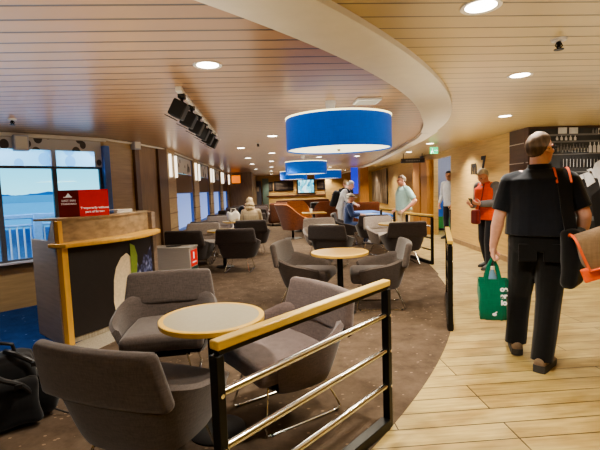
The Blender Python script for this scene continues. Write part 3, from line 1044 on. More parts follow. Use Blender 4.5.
# ------------------------------------------------------------------ lounge chairs in orange
def make_lounge(label, loc, rz, mat, inner):
    t = thing('swivel_armchair', label, 'armchair', loc, rz, 'high-backed swivel armchairs')
    n = 28
    def pt(i, v, inn):
        ph = math.radians(30) + math.radians(-240) * i / n
        c, s_ = math.cos(ph), math.sin(ph)
        sx = (abs(c) ** .6) * (1 if c > 0 else -1)
        sy = (abs(s_) ** .65) * (1 if s_ > 0 else -1)
        b = max(0, min(1, (-s_ + .1) / .9))
        top = .6 + .4 * b ** .7
        z = .26 + (top - .26) * v
        sc = .66 + .34 * v ** .8
        th = .06 if inn else 0
        return V(((.42 * sc - th) * sx, (.38 * sc - th) * sy - .1 * b * v * v, max(z, .3) if inn else z))
    m = MB(); rs = []
    for i in range(n + 1):
        o = [pt(i, j / 8, False) for j in range(9)]
        rs.append(o)
    m.rings(rs, False, False, False)
    bt = [pt(i, 0, False) for i in range(n + 1)]
    m.add(bt, [tuple(range(n + 1))])
    m.build('outer_shell', mat, t)
    m = MB(); rs = []
    for i in range(n + 1):
        o, q = pt(i, 1, False), pt(i, 1, True)
        rs.append([o, (o + q) / 2 + V((0, 0, .025))] + [pt(i, j / 8, True) for j in range(8, -1, -1)])
    m.rings(rs, False, False, False)
    for i in (0, n):
        e = [pt(i, j / 8, False) for j in range(9)] + [pt(i, j / 8, True) for j in range(8, -1, -1)]
        m.add(e, [tuple(range(len(e)))])
    m.build('inner_padding', inner, t)
    m = MB(); m.rbox((0, .1, .39), (.5, .5, .16), .06, 4); m.build('seat', inner, t, weld=True)
    m = MB(); m.cyl((0, 0, .03), (0, 0, .28), .035); m.build('pedestal', M['dark_iron'], t)
    m = MB(); m.lathe([(0, 0), (.26, 0), (.26, .01), (.05, .03), (0, .03)], n=28); m.build('base', M['dark_iron'], t)
    return t
make_lounge('high-backed orange armchair on the aisle, nearest, turned to the right', (.62, 12.55, 0), face(.8, .55), M['fab_rust'], M['fab_orange'])
make_lounge('high-backed orange armchair facing us behind the nearest orange armchair', (.98, 14.6, 0), face(.3, -1), M['fab_rust'], M['fab_orange'])
make_lounge('high-backed rust armchair with its back to us, right of the small square table', (1.75, 14.0, 0), face(-.2, 1), M['fab_rust'], M['fab_rust'])
t = thing('square_table', 'small square table with a cup between the orange armchairs', 'table', (1.3, 13.0, 0))
m = MB(); m.box((0, 0, .7), (.7, .7, .03)); m.build('table_top', M['table_yellow'], t, bevel=.006)
m = MB(); m.cyl((0, 0, .02), (0, 0, .69), .03); m.build('pedestal', M['dark_iron'], t)
m = MB(); m.lathe([(0, 0), (.22, 0), (.22, .012), (0, .02)], n=24); m.build('base', M['dark_iron'], t)
t = thing('paper_cup', 'white paper cup on the small square table', 'cup', (1.2, 12.85, .716))
m = MB(); m.lathe([(0, 0), (.035, 0), (.045, .12), (.04, .12), (.032, .01), (0, .01)], n=18); m.build('cup_body', M['white'], t)
def sofa(x, y, w, rz, label, mat):
    t = thing('low_sofa', label, 'sofa', (x, y, 0), rz, 'low sofas at the far end')
    m = MB(); m.rbox((0, .05, .3), (w, .7, .34), .06, 4); m.build('seat', mat, t, weld=True)
    m = MB(); m.rbox((0, -.33, .52), (w + .1, .18, .8), .07, 4); m.build('backrest', mat, t, weld=True)
    for s in (-1, 1):
        m = MB(); m.rbox((s * (w / 2 + .04), .03, .38), (.14, .72, .5), .05, 4); m.build('armrest', mat, t, weld=True)
    m = MB()
    for a in (-1, 1):
        for b in (-1, 1):
            m.cyl((a * w * .45, b * .28, 0), (a * w * .45, b * .28, .15), .02)
    m.build('feet', M['dark_iron'], t)
    return t
sofa(.55, 17.3, 1.1, 0, 'brown low sofa beyond the orange armchairs, nearest the aisle', M['fab_brown'])
sofa(2.2, 16.6, 1.3, 0, 'dark slate low sofa below the wall screen', M['fab_slate'])
sofa(3.0, 14.6, 1.2, 0, 'rust low sofa with its back to us beside the man with the backpack', M['fab_rust'])
sofa(1.5, 20.5, 2.4, 0, 'long brown sofa against the bar at the far end', M['fab_brown'])

# blue covered table
t = thing('activity_table', 'long table under a bright blue cover where a person sits', 'table', (2.72, 11.8, 0))
m = MB(); m.box((0, 0, .7), (.76, 2.0, .03)); m.build('table_top', M['table_grey'], t, bevel=.005)
for y in (-.7, .7):
    m = MB(); m.cyl((0, y, .02), (0, y, .69), .035); m.build('pedestal', M['dark_iron'], t)
    m = MB(); m.lathe([(0, 0), (.24, 0), (.24, .012), (0, .02)], (0, y, 0), n=24); m.build('base', M['dark_iron'], t)
m = MB()
nx, ny = 18, 40
g = []
for j in range(ny + 1):
    row = []
    for i in range(nx + 1):
        x, y = -.52 + 1.04 * i / nx, -1.14 + 2.28 * j / ny
        ox, oy = max(0, abs(x) - .39), max(0, abs(y) - 1.01)
        z = .722 - 1.0 * max(ox, oy) + .004 * noise.noise(V((x * 9, y * 9, 0)))
        wv = .015 * math.sin(y * 16 + x * 5) if ox else (.015 * math.sin(x * 18) if oy else 0)
        row.append(V((math.copysign(min(abs(x), .395) + (.012 + wv if ox else 0), x), math.copysign(min(abs(y), 1.015) + (.012 + wv if oy else 0), y), z)))
    g.append(row)
m.rings(g, False, False, False)
o = m.build('blue_cover', M['blue_cloth']); o.location = (2.72, 11.8, 0)
tag(o, 'bright blue cover spread over the long activity table', 'tablecloth')
for i, (x, y, c, l) in enumerate(((2.58, 11.05, 'white', 'white sheet of paper on the near end of the blue table'), (2.85, 11.5, 'dkblue_cloth', 'dark folded sheet on the blue table'))):
    m = MB(); m.box((0, 0, .004), (.3, .21, .006)); o = m.build('paper_sheet', M[c]); o.location = (x, y, .726); o.rotation_euler = (0, 0, .4 + i); tag(o, l, 'paper')

# ------------------------------------------------------------------ reception desk
DP = V((-2.02, 4.2, 0)); DU = V((.36, .93, 0)).normalized(); DB = V((-DU.y, DU.x, 0))   # along the front, back from it
DL = 1.45
desk = thing('reception_desk', 'curved reception desk with dark front, oak shelf and mottled upstand', 'desk', DP, math.atan2(DU.y, DU.x))
def bulge(x):
    return -.13 * math.sin(PI * min(1, max(0, x / DL))) 
NS = 24
def curve_panel(z0, z1, th, x0=0., x1=DL, off=0., extra=lambda x: 0.):
    m = MB(); rs = []
    for i in range(NS + 1):
        x = x0 + (x1 - x0) * i / NS
        y = bulge(x) + off + extra(x)
        rs.append([V((x, y, z0)), V((x, y + th, z0)), V((x, y + th, z1)), V((x, y, z1))])
    return m.rings(rs)
curve_panel(.06, .96, .04, .06, .56, .03).build('front_panel', M['desk_black'], desk)
def graphicmat():
    m, t = new_mat('grape_bowl_print')
    t.set('Roughness', .45)
    co = t.n('ShaderNodeTexCoord').outputs['Object']
    sp = t.n('ShaderNodeSeparateXYZ', {0: co})
    vo = t.n('ShaderNodeTexVoronoi', {'Vector': t.n('ShaderNodeMapping', {'Vector': co, 'Scale': (17, 0, 17)}).outputs[0], 'Scale': 1.})
    gr = t.n('ShaderNodeValToRGB', {'Fac': vo.outputs['Distance']})
    e = gr.color_ramp.elements
    e[0].color = srgb(225, 228, 245); e[1].color = srgb(40, 44, 84); e[1].position = .62
    q = e.new(.3); q.color = srgb(120, 132, 186)
    t.set('Base Color', gr.outputs[0])
    return m
gp = curve_panel(.06, .96, .04, .56, DL - .05, .03).build('graphic_panel', M['desk_black'], desk)
GRAPE = graphicmat()
def patch(name, col, poly, off):
    m = MB(); 
    xa, xb = min(p[0] for p in poly), max(p[0] for p in poly); rows = []
    for i in range(41):
        x = xa + (xb - xa) * min(.9999, max(.0001, i / 40)); zz = []
        for (px_, pz), (qx, qz) in zip(poly, poly[1:] + poly[:1]):
            if (px_ - x) * (qx - x) < 0:
                zz.append(pz + (qz - pz) * (x - px_) / (qx - px_))
        if len(zz) >= 2:
            rows.append([V((x, bulge(x) + .03 - off, min(zz))), V((x, bulge(x) + .03 - off, max(zz)))])
    m.rings(rows, False, False, False); m.build(name, col if not isinstance(col, tuple) else plain(name, col, .5, 0, .1), gp)
patch('print_bowl', srgb(244, 226, 192), [(.56, .3), (.57, .5), (.62, .66), (.70, .76), (.80, .80), (.92, .70), (1.0, .6), (DL - .06, .5), (DL - .06, .07), (.60, .07)], .003)
patch('print_grapes', GRAPE, [(.98, .84), (1.1, .9), (DL - .06, .9), (DL - .06, .36), (1.2, .34), (1.02, .4), (.94, .5), (.9, .62)], .005)
patch('print_dark_berries', srgb(38, 34, 40), [(.86, .95), (DL - .06, .95), (DL - .06, .82), (1.3, .76), (1.24, .7), (1.16, .74), (1.1, .62), (1.02, .6), (.98, .7), (.93, .8)], .007)
patch('print_leaf', srgb(140, 164, 74), [(.86, .9), (.95, .86), (1.0, .74), (.98, .58), (.94, .47), (.88, .44), (.85, .55), (.86, .7)], .009)
m = MB(); m.box((.035, .0, .5), (.07, .06, 1.0)); m.box((.035, .03, .61), (.05, .05, 1.22)); m.build('edge_post', M['desk_wood'], desk, bevel=.004)
m = MB(); m.bar((.01, .03, .51), (.29, .65, .51), .035, 1.02); m.build('side_panel', M['desk_side'], desk, bevel=.003)
m = MB(); m.prism([(.0, 0), (.0, .0)], 0, 0) if False else m.add([V((.003, .05, 1.02)), V((.037, .05, 1.02)), V((.11, .22, 1.02)), V((.075, .22, 1.02)), V((.003, .05, 1.22)), V((.037, .05, 1.22)), V((.057, .10, 1.22)), V((.024, .10, 1.22))], [(0, 1, 2, 3), (4, 7, 6, 5), (0, 4, 5, 1), (1, 5, 6, 2), (2, 6, 7, 3), (3, 7, 4, 0)]); m.build('side_wing', M['desk_side'], desk)
m = MB(); rs = []
for i in range(NS + 5):
    x = -.02 + (DL + .12) * i / (NS + 4)
    y = bulge(x) - .10 - (.10 * math.sin(PI * min(1, max(0, x / (DL + .1)))))
    if x > DL - .05:
        y += .20 * ((x - DL + .05) / .15) ** 2
    rs.append([V((x, y, .965)), V((x, .12, .965)), V((x, .12, 1.005)), V((x, y, 1.005))])
m.rings(rs); m.build('counter_shelf', M['desk_wood'], desk, bevel=.008)
curve_panel(1.005, 1.22, .035, .06, DL, .06).build('upstand', M['lam'], desk)
m = MB(); rs = []
for i in range(NS + 1):
    x = .04 + (DL - .04) * i / NS
    rs.append([V((x, bulge(x) + .05, 1.22)), V((x, .34, 1.22)), V((x, .34, 1.24)), V((x, bulge(x) + .05, 1.24))])
m.rings(rs); m.build('upper_top', M['lam'], desk)
m = MB(); rs = []
for i in range(NS + 1):
    x = .04 + (DL - .04) * i / NS; q = min(.62, .08 + max(0, x - .05) * 2.1)
    rs.append([V((x, .1, .72)), V((x, q + .04, .72)), V((x, q + .04, .76)), V((x, .1, .76))])
m.rings(rs); m.build('worktop', M['desk_side'], desk)
m = MB(); m.box((DL, .04, .62), (.07, .1, 1.2)); m.box((DL, .36, .38), (.04, .6, .76)); m.build('end_post', M['desk_side'], desk, bevel=.004)
curve_panel(0, .06, .03, .06, DL, .05).build('plinth', M['vinyl'], desk)
# sign on the desk
sg = thing('box_sign', 'red box sign with dark red left face standing on the reception desk', 'sign', pix(80, 215, 4.6), 0)
sg.location.z = 1.241
sg.rotation_euler = (0, 0, .42)
m = MB(); m.add([(-.085, .06, 0), (.0, 0, 0), (.0, .12, 0), (-.085, .12, 0), (-.085, .06, .275), (0, 0, .275), (0, .12, .275), (-.085, .12, .275)], [(0, 3, 2, 1), (4, 5, 6, 7), (0, 1, 5, 4), (1, 2, 6, 5), (2, 3, 7, 6), (3, 0, 4, 7)])
m.xf(lambda p: V((p.x * 2.2, p.y * .5, p.z)))
m.build('side_face', M['dkred'], sg)
m = MB(); m.box((.14, .05, .1375), (.28, .1, .275)); m.build('front_face', M['red'], sg)
dx = V((.187, -.03, 0))
text_mesh('lettering', 'EAST INN', .03, M['white_ink'], sg, basis((-.094, .012, .165), dx, (0, 0, 1)))
text_mesh('lettering', 'STANDARD', .027, M['white_ink'], sg, basis((-.094, .012, .132), dx, (0, 0, 1)))
m = MB(); m.add([(-.125, .018, .2), (-.063, .0085, .2), (-.094, .012, .245)], [(0, 1, 2)]); m.add([(-.14, .0205, .199), (-.06, .008, .199), (-.06, .008, .207), (-.14, .0205, .207)], [(0, 1, 2, 3)]); m.build('triangle_emblem', M['white_ink'], sg)
text_mesh('lettering', 'Temporarily without', .032, M['white_ink'], sg, basis((.145, -.002, .085), (1, 0, 0), (0, 0, 1)), bold=.0012)
text_mesh('lettering', 'part of licence', .032, M['white_ink'], sg, basis((.145, -.002, .045), (1, 0, 0), (0, 0, 1)), bold=.0012)
for i, (s, y, r, c, l) in enumerate(((1.08, .2, .1, 'white', 'white stack of leaflets on the right end of the reception desk'), (.78, .2, .3, 'dkblue_cloth', 'small blue leaflet pile beside the red sign on the desk'))):
    p = DP + DU * s + DB * y
    t = thing('leaflet_stack', l, 'leaflets', (p.x, p.y, 1.241), r + 1.1)
    m = MB()
    for k in range(6):
        m.box((random.uniform(-.006, .006), random.uniform(-.006, .006), .003 + .006 * k), (.26, .19, .005), Matrix.Rotation(random.uniform(-.06, .06), 3, 'Z'))
    m.build('sheets', M[c], t)
# bin
bn = thing('steel_bin', 'low brushed steel bin with a red label, beside the reception desk', 'bin', (-1.63, 7.2, 0), -.2)
m = MB(); m.box((0, 0, .29), (.68, .34, .5)); m.build('bin_body', M['steel'], bn, bevel=.01)
m = MB(); m.box((0, 0, .02), (.64, .3, .04)); m.build('plinth', M['black_plastic'], bn)
m = MB(); m.box((0, 0, .555), (.7, .36, .03)); m.build('bin_lid', M['steel'], bn, bevel=.006)
m = MB(); m.lathe([(0, .571), (.13, .571), (.13, .574), (0, .574)], n=28); m.xf(lambda p: V((p.x, p.y * .8, p.z))); m.build('opening', M['black'], bn)
m = MB(); m.box((.343, 0, .38), (.006, .26, .26)); lb = m.build('red_label', M['red'], bn)
m = MB(); m.box((.347, -.02, .42), (.002, .05, .11)); m.box((.347, 0, .31), (.002, .16, .02)); m.build('label_marks', M['white_ink'], lb)
m = MB(); m.box((.343, 0, .15), (.006, .26, .16)); m.build('green_label', plain('dark_green_label', srgb(40, 74, 66)), bn)

# ------------------------------------------------------------------ pendants
def make_pendant(label, loc, r=.52, h=.31, z=1.82):
    t = thing('drum_pendant', label, 'pendant lamp', (loc[0], loc[1], z), 0, 'blue drum pendant lamps')
    m = MB(); m.lathe([(r, 0), (r, h), (r - .012, h), (r - .012, 0)], n=72, closed_prof=True); m.build('drum_shade', M['blue_shade'], t)
    m = MB(); m.lathe([(0, .012), (r - .013, .012), (r - .013, .018), (0, .018)], n=72); m.build('diffuser', M['glow_diff'], t)
    m = MB(); m.lathe([(r - .013, h - .01), (r + .004, h - .01), (r + .004, h + .006), (r - .013, h + .006)], n=72, closed_prof=True); m.build('light_bleed_ring', M['glow_rim'], t)  # glowing ring stands in for light bleeding over the shade's top edge
    m = MB(); m.lathe([(0, .012), (.018, .008), (.018, -.002), (.006, -.014), (0, -.014)], n=16); m.build('finial', M['steel'], t)
    m = MB(); m.cyl((-.07, 0, h - .05), (-.07, 0, CZ - z - .06), .012); m.cyl((-.07, 0, h - .02), (r - .02, 0, h - .02), .008); m.cyl((-.07, 0, h - .02), (-r + .02, 0, h - .02), .008); m.build('stem', M['white'], t)
    m = MB(); m.lathe([(0, CZ - z - .09), (.04, CZ - z - .08), (.05, CZ - z - .03), (.05, CZ - z), (0, CZ - z)], (-.07, 0, 0), n=24); m.build('ceiling_cup', M['white'], t)
    return t
p1 = make_pendant('nearest and largest looking blue drum pendant with glowing diffuser', (.70, 4.3))
dup(p1, (.92, 10.8, 1.80), 0, 'second blue drum pendant, hanging above the orange armchairs')
dup(p1, (.92, 16.6, 1.80), 0, 'third blue drum pendant, partly hidden behind the second')
dup(p1, (2.25, 16.6, 1.80), 0, 'far blue drum pendant to the right of the wall screen')

# ------------------------------------------------------------------ downlights
dl0 = None
def downlight(x, y, label, power=0, r=.07, grp=None):
    global dl0
    if dl0 is None:
        dl0 = thing('downlight', label, 'ceiling light', (x, y, CZ), 0, grp)
        m = MB(); m.lathe([(.072, -.002), (.095, -.006), (.098, 0), (.098, .01), (.072, .01)], n=36, closed_prof=True); m.build('trim_ring', M['trimring'], dl0)
        m = MB(); m.lathe([(0, -.003), (.073, -.003), (.073, .004), (0, .004)], n=36); m.build('lens', M['glow_down'], dl0)
        o = dl0
    else:
        o = dup(dl0, (x, y, CZ), 0, label, grp)
    return o
def lamp(x, y, e, z=None, col=(1, .93, .80), size=2.3, blend=.7, rad=.08):
    l = D.lights.new('downlight_or_fill_beam', 'SPOT')
    l.energy = e; l.color = col; l.spot_size = size; l.spot_blend = blend; l.shadow_soft_size = rad
    o = D.objects.new('downlight_or_fill_beam', l); C.objects.link(o)
    o.location = (x, y, (CZ - .03) if z is None else z)
    return o
downlight(1.055, 2.1, 'round downlight in the cream ceiling, largest and highest at the top right')
downlight(2.05, 3.43, 'round downlight in the cream ceiling, second along the walkway')
downlight(3.1, 5.52, 'round downlight in the cream ceiling, above the dark grooved wall panel')
downlight(-.385, 3.01, 'round downlight in the brown ceiling, above the tracklights')
WL = (1, .93, .80)
for x, y, e in ((1.055, 2.1, 120), (2.05, 3.43, 90), (3.1, 5.52, 90), (-.385, 3.01, 120)):
    lamp(x, y, e, col=WL)
GR = 'straight row of downlights over the aisle'
for i, y in enumerate((6.97, 10.2, 13.1, 16.5, 20.1, 24.0)):
    downlight(.07 + .004 * i, y, '%s downlight in the straight row over the aisle' % ['nearest', 'second', 'third', 'fourth', 'fifth', 'farthest'][i], grp=GR)
    lamp(.07, y, 100, col=WL)
GL = 'left row of downlights over the window seats'
for i, y in enumerate((8.78, 11.55, 14.2, 17.7)):
    downlight(-.55, y, '%s downlight in the left row over the window seats' % ['nearest', 'second', 'third', 'farthest'][i], grp=GL)
    lamp(-.55, y, 80, col=WL)
GM = 'downlights in the brown ceiling beyond the big pendant'
for i, (px, py) in enumerate(((319, 157), (345, 170), (357, 156), (330, 167))):
    p = flr(px, py, CZ)
    downlight(p.x, p.y, '%s of the downlights in the brown ceiling beyond the big pendant' % ['leftmost', 'farthest', 'rightmost', 'second from left'][i], grp=GM)
    lamp(p.x, p.y, 80, col=WL)
for px, py, l in ((409, 152, 'downlight in front of the dark wall sign'), (430, 143.5, 'small downlight in the cream ceiling left of the exit sign')):
    p = flr(px, py, CZ)
    downlight(p.x, p.y, l)
    lamp(p.x, p.y, 90, col=WL)
for x, y, e in ((-3.1, 4.5, 70), (4.9, 6.0, 70), (.4, 26.9, 90), (2.2, 26.95, 90), (3.8, 26.9, 90), (-1.5, .2, 60), (2.6, -.6, 90), (.3, -.6, 60), (5.2, 2.5, 90), (5.4, 5.0, 90), (1.4, 5.9, 60), (-.9, 5.2, 70), (2.1, 8.3, 110), (3.9, 9.2, 110), (3.4, 7.6, 60), (3.9, 13.5, 100), (4.4, 17.5, 100), (5.0, 22, 100), (2.4, 23.5, 140), (1.0, 25.0, 140), (3.2, 25, 140), (4.2, 19.5, 120), (4.6, 21.5, 120)):
    lamp(x, y, e, col=WL)  # beams without fittings, several added to brighten dark carpet, mural and bar
for x, y in ((.70, 4.3), (.92, 10.8), (.92, 16.6), (2.25, 16.6)):
    l = D.lights.new('pendant_light', 'AREA'); l.shape = 'DISK'; l.size = .9; l.energy = 26; l.color = (1, .88, .68)
    o = D.objects.new('pendant_light', l); C.objects.link(o); o.location = (x, y, 1.79)

for x, y, sx_, sy_, e in ((-1.6, 2.6, 3.0, 5.0, 46), (-.2, 8.0, 3.2, 5.0, 30), (.6, 14.0, 4.0, 6.0, 30), (1.6, 22.0, 5.0, 8.0, 34), (2.6, 1.6, 3.0, 4.5, 34), (3.1, 6.6, 1.8, 4.0, 22), (3.9, 14, 1.4, 8, 22), (5.6, 4, 2.5, 5, 24)):  # unseen upward area lights added to imitate bounce on the ceiling
    l = D.lights.new('added_bounce_fill', 'AREA'); l.shape = 'RECTANGLE'; l.size = sx_; l.size_y = sy_; l.energy = e * .6; l.color = (1, .91, .76)
    o = D.objects.new('added_bounce_fill', l); C.objects.link(o); o.location = (x, y, 1.7); o.rotation_euler = (PI, 0, 0)

l = D.lights.new('side_room_fill', 'POINT'); l.energy = 60; l.color = (.85, .9, 1); l.shadow_soft_size = .2  # unseen light added to lift the black doorway interior
o = D.objects.new('side_room_fill', l); C.objects.link(o); o.location = (5.6, 11.6, 2.0)

# ------------------------------------------------------------------ wall lights on the pillars
for i, (a, b) in enumerate(PIL):
    for k, y in enumerate((a + .12, b - .12)):
        t = thing('wall_sconce', '%s lit vertical wall light on the %s window pillar' % (['near', 'far'][k], ['nearest', 'second', 'third', 'fourth', 'farthest'][i]), 'wall light', (XW + .06, y, 1.98), 0, 'vertical wall lights on the window pillars')
        m = MB(); m.box((.006, 0, 0), (.012, .06, .5)); m.build('back_plate', M['white'], t)
        m = MB(); m.cyl((.04, 0, -.22), (.04, 0, .22), .024, None, 14); m.build('glowing_tube', M['glow_sconce'], t)
t = None

# ------------------------------------------------------------------ track lights
a, b = flr(180, 93, CZ - .04), flr(216, 136, CZ - .04)
tk = thing('light_track', 'white ceiling track carrying a row of black spotlights', 'track', (a.x, a.y, CZ), math.atan2(b.y - a.y, b.x - a.x))
L = (b - a).length
m = MB(); m.box((L / 2, 0, -.015), (L + .1, .035, .03)); m.build('rail', M['white'], tk, bevel=.003)
m = MB(); m.box((-.02, 0, -.02), (.1, .05, .04)); m.build('end_feed', M['white'], tk, bevel=.004)
sp0 = None
for i in range(6):
    p = a + (b - a) * ((i + .15) / 5.6)
    lab = 'black spotlight on the white ceiling track, %s from the near end' % ['first', 'second', 'third', 'fourth', 'fifth', 'sixth'][i]
    if sp0 is None:
        sp0 = thing('track_spotlight', lab, 'spotlight', (p.x, p.y, CZ - .03), .0, 'spotlights on the ceiling track')
        m = MB(); m.box((0, 0, -.02), (.05, .1, .04)); m.cyl((0, 0, -.03), (0, 0, -.07), .012); m.build('adapter', M['black_plastic'], sp0, bevel=.003)
        R = Matrix.Rotation(math.radians(28), 3, 'Y')
        m = MB(); m.box((0, 0, 0), (.12, .14, .14)); m.xf(lambda p: R @ p + V((-.03, 0, -.13))); m.build('lamp_head', M['black_plastic'], sp0, bevel=.012)
        m = MB(); m.box((.055, 0, .09), (.05, .13, .012)); m.xf(lambda p: R @ p + V((-.03, 0, -.13))); m.build('pale_top_plate', M['white'], sp0, bevel=.003)
        m = MB(); m.cyl((-.03, 0, -.085), (-.03, 0, -.09), .06); m.xf(lambda p: R @ p + V((-.03, 0, -.13))); m.build('lens', M['lens'], sp0)
    else:
        dup(sp0, (p.x, p.y, CZ - .03), 0, lab, 'spotlights on the ceiling track')

# ------------------------------------------------------------------ ceiling bits
p = flr(367, 100, CZ)
t = thing('ceiling_vent', 'square pale air vent in the brown ceiling beside the big pendant', 'vent', (p.x, p.y, CZ), .0)
m = MB(); m.box((0, 0, -.012), (.24, .24, .024)); m.build('vent_frame', M['white'], t, bevel=.004)
m = MB()
for k in range(5):
    m.box((0, -.08 + .04 * k, -.027), (.2, .012, .008))
m.build('vent_slats', M['trimring'], t)
def sprinkler(px, py, label):
    p = flr(px, py, CZ)
    t = thing('fire_sprinkler', label, 'sprinkler', (p.x, p.y, CZ), 0, 'ceiling sprinklers')
    m = MB(); m.lathe([(0, 0), (.045, 0), (.04, -.012), (.02, -.016), (0, -.016)], n=20); m.build('escutcheon', M['steel'], t)
    m = MB(); m.cyl((0, 0, -.014), (0, 0, -.05), .011); m.tube([(-.012, 0, -.02), (-.022, 0, -.04), (0, 0, -.062)], .004, 6); m.tube([(.012, 0, -.02), (.022, 0, -.04), (0, 0, -.062)], .004, 6); m.lathe([(0, -.06), (.028, -.06), (.028, -.064), (0, -.064)], n=16); m.build('sprinkler_head', M['black'], t)
sprinkler(559, 39, 'dark sprinkler head in the cream ceiling at the upper right')
sprinkler(12, 119, 'small sprinkler head in the brown ceiling above the left window')
sprinkler(258, 143, 'small sprinkler head in the brown ceiling over the window seats')
p = flr(367, 16, CZ)
# speaker boxes near the window
def wbox(px, py, Y, size, label, rz, mat='frame_white'):
    p = pix(px, py, Y)
    t = thing('wall_speaker', label, 'speaker', p, rz, 'small pale wall boxes')
    m = MB(); m.box((0, 0, 0), size); m.build('cabinet', M[mat], t, bevel=.008)
    m = MB(); m.box((0, -size[1] / 2 - .002, 0), (size[0] * .8, .004, size[2] * .8)); m.build('grille', M['white'], t)
wbox(20.5, 143, 5.87, (.17, .1, .2), 'pale grey box mounted above the left window', math.atan2(WU.y, WU.x) + PI)
wbox(135.5, 145, 7.3, (.12, .12, .15), 'small white box on the veneer wall under the ceiling, right of the window', .9)
# exit sign
p = pix(434, 151, 9.2)
t = thing('exit_sign', 'small green and white exit sign hanging from the ceiling by the doorway', 'sign', (p.x, p.y, CZ), .25)
for s in (-.05, .05):
    m = MB(); m.cyl((s, 0, 0), (s, 0, -.06), .006); m.build('hanger', M['steel'], t)
m = MB(); m.box((0, 0, -.13), (.2, .02, .14)); b_ = m.build('panel', M['exit_green'], t, bevel=.003)
m = MB(); m.box((.03, -.0115, -.13), (.06, .002, .012)); m.add([(.055, -.0125, -.11), (.09, -.0125, -.13), (.055, -.0125, -.15)], [(0, 1, 2)]); m.ell((-.045, -.0115, -.095), (.012, .002, .012)); m.box((-.05, -.0115, -.135), (.02, .002, .05), Matrix.Rotation(.4, 3, 'Y')); m.box((-.07, -.0115, -.165), (.014, .002, .04), Matrix.Rotation(.6, 3, 'Y')); m.box((-.03, -.0115, -.17), (.014, .002, .04), Matrix.Rotation(-.4, 3, 'Y')); m.build('arrow_and_figure', M['exit_white'], b_)
# dark wall sign, right of the wall picture
y0, y1 = 13.35, 16.4
p0, p1_ = pix(401, 161, 11.6), pix(424.5, 161, 11.6); zc = p0.z
m = MB(); m.box(((p0.x + p1_.x) / 2, 11.6, zc), (p1_.x - p0.x, .04, .12))
o = m.build('hanging_sign', M['dark_board'], None, bevel=.004); tag(o, 'long dark sign hanging below the ceiling, left of the open doorway', 'sign')
for s in (.1, .9):
    m = MB(); m.cyl((p0.x + (p1_.x - p0.x) * s, 11.6, zc + .05), (p0.x + (p1_.x - p0.x) * s, 11.6, CZ), .008); m.build('hanger', M['black'], o)
m = MB()
for k in range(9):
    m.box((p0.x + .14 + k * .045, 11.578, zc), (.03, .004, .04))
m.build('lettering', plain('dull_lettering', srgb(110, 104, 100)), o)
# wall picture
y0, y1 = 19.0, 23.6
m = MB(); m.bar((wr(y1) - .04, y1, 1.42), (wr(y0) - .04, y0, 1.42), .04, 1.6)
o = m.build('wall_picture', M['forest'], None); tag(o, 'large dark picture of bare trees on the light veneer wall', 'picture')
# number lettering on the right wall
def wallmat(y, z, off=.004):
    return basis((wr(y) - off, y, z), (-.09, -1, 0), (0, 0, 1))
t = thing('wall_lettering', 'black m and 7 on the light veneer wall behind the man in orange', 'sign', (0, 0, 0))
p7 = None
for ch, px, py, sz in (('7', 483.5, 164.5, .34), ('m', 474, 167.5, .34)):
    yy = 3.56 / (pix(px, py, 1.).x - .09)
    v = pix(px, py, yy)
    text_mesh('number_seven' if ch == '7' else 'letter', ch, (.4 if ch == '7' else .42), M['black_ink'], t, wallmat(yy, v.z), .006, .02)
# TV, boards and bits on the far wall
def fx(px, Y=27.5):
    return pix(px, 187, Y).x
def fz(py, px=306, Y=27.5):
    return pix(px, py, Y).z
t = thing('wall_screen', 'lit television with a bright blue-green picture on the far wall', 'television', (fx(306), 27.52, fz(186.4)), 0)
m = MB(); m.box((0, .03, 0), (1.12, .08, .92)); m.build('bezel', M['black_plastic'], t, bevel=.01)
m = MB(); m.box((0, -.013, .01), (1.0, .006, .8)); m.build('display', M['screen'], t)
def board(px0, px1, py0, py1, label, mat, y=27.562):
    x0, x1, z0, z1 = fx(px0), fx(px1), fz(py1), fz(py0)
    t = thing('menu_board', label, 'board', ((x0 + x1) / 2, y, (z0 + z1) / 2), 0, 'dark boards on the far wall')
    m = MB(); m.box((0, 0, 0), (x1 - x0, .06, z1 - z0)); m.build('panel', mat, t, bevel=.01)
    m = MB()
    for k in range(5):
        m.box((-(x1 - x0) * .1, -.032, (z1 - z0) * (.3 - .15 * k)), ((x1 - x0) * .6, .004, .03))
    m.build('text_lines', plain('dull_board_text', srgb(120, 104, 90)), t)
board(274, 293.5, 180.5, 190, 'wide dark menu board left of the television', M['dark_board'])
board(268, 273, 181, 190, 'small dark board with pale notices, far left of the bar wall', M['dark_board'])
board(317, 326, 181, 190, 'dark menu board right of the television', M['dark_board'])
m = MB(); m.box(((fx(254) + fx(261)) / 2, 27.5, 1.0), (fx(261) - fx(254), .1, 2.0))
o = m.build('door_1', M['dk_doorway']); struct(o)
m = MB(); m.box(((fx(254) + fx(261)) / 2 - .02, 27.44, 1.5), (.22, .02, .3)); m.build('door_notice', M['white'], o)
m = MB(); m.box((fx(265.5), 27.48, 1.1), (.4, .06, 2.1)); struct(m.build('trim_glass_panel', plain('grey_green_glass', srgb(120, 140, 128), .2, 0, .1)))
m = MB(); m.box((fx(324), 25.5, CZ / 2), (.35, .35, CZ)); struct(m.build('trim_pillar_far', M['veneer']))
m = MB(); m.box((pix(363.5, 187, 19).x, 19, CZ / 2), (.38, .38, CZ)); struct(m.build('trim_pillar_right', M['jamb']))
t = thing('bar_counter', 'long wooden bar counter along the far wall', 'counter', (2.0, 26.4, 0))
m = MB(); m.box((0, 0, .5), (4.2, .5, 1.0)); m.build('counter_front', M['bar_wood'], t, bevel=.01)
m = MB(); m.box((0, -.03, 1.03), (4.4, .66, .06)); m.build('counter_top', M['fab_brown'], t, bevel=.01)
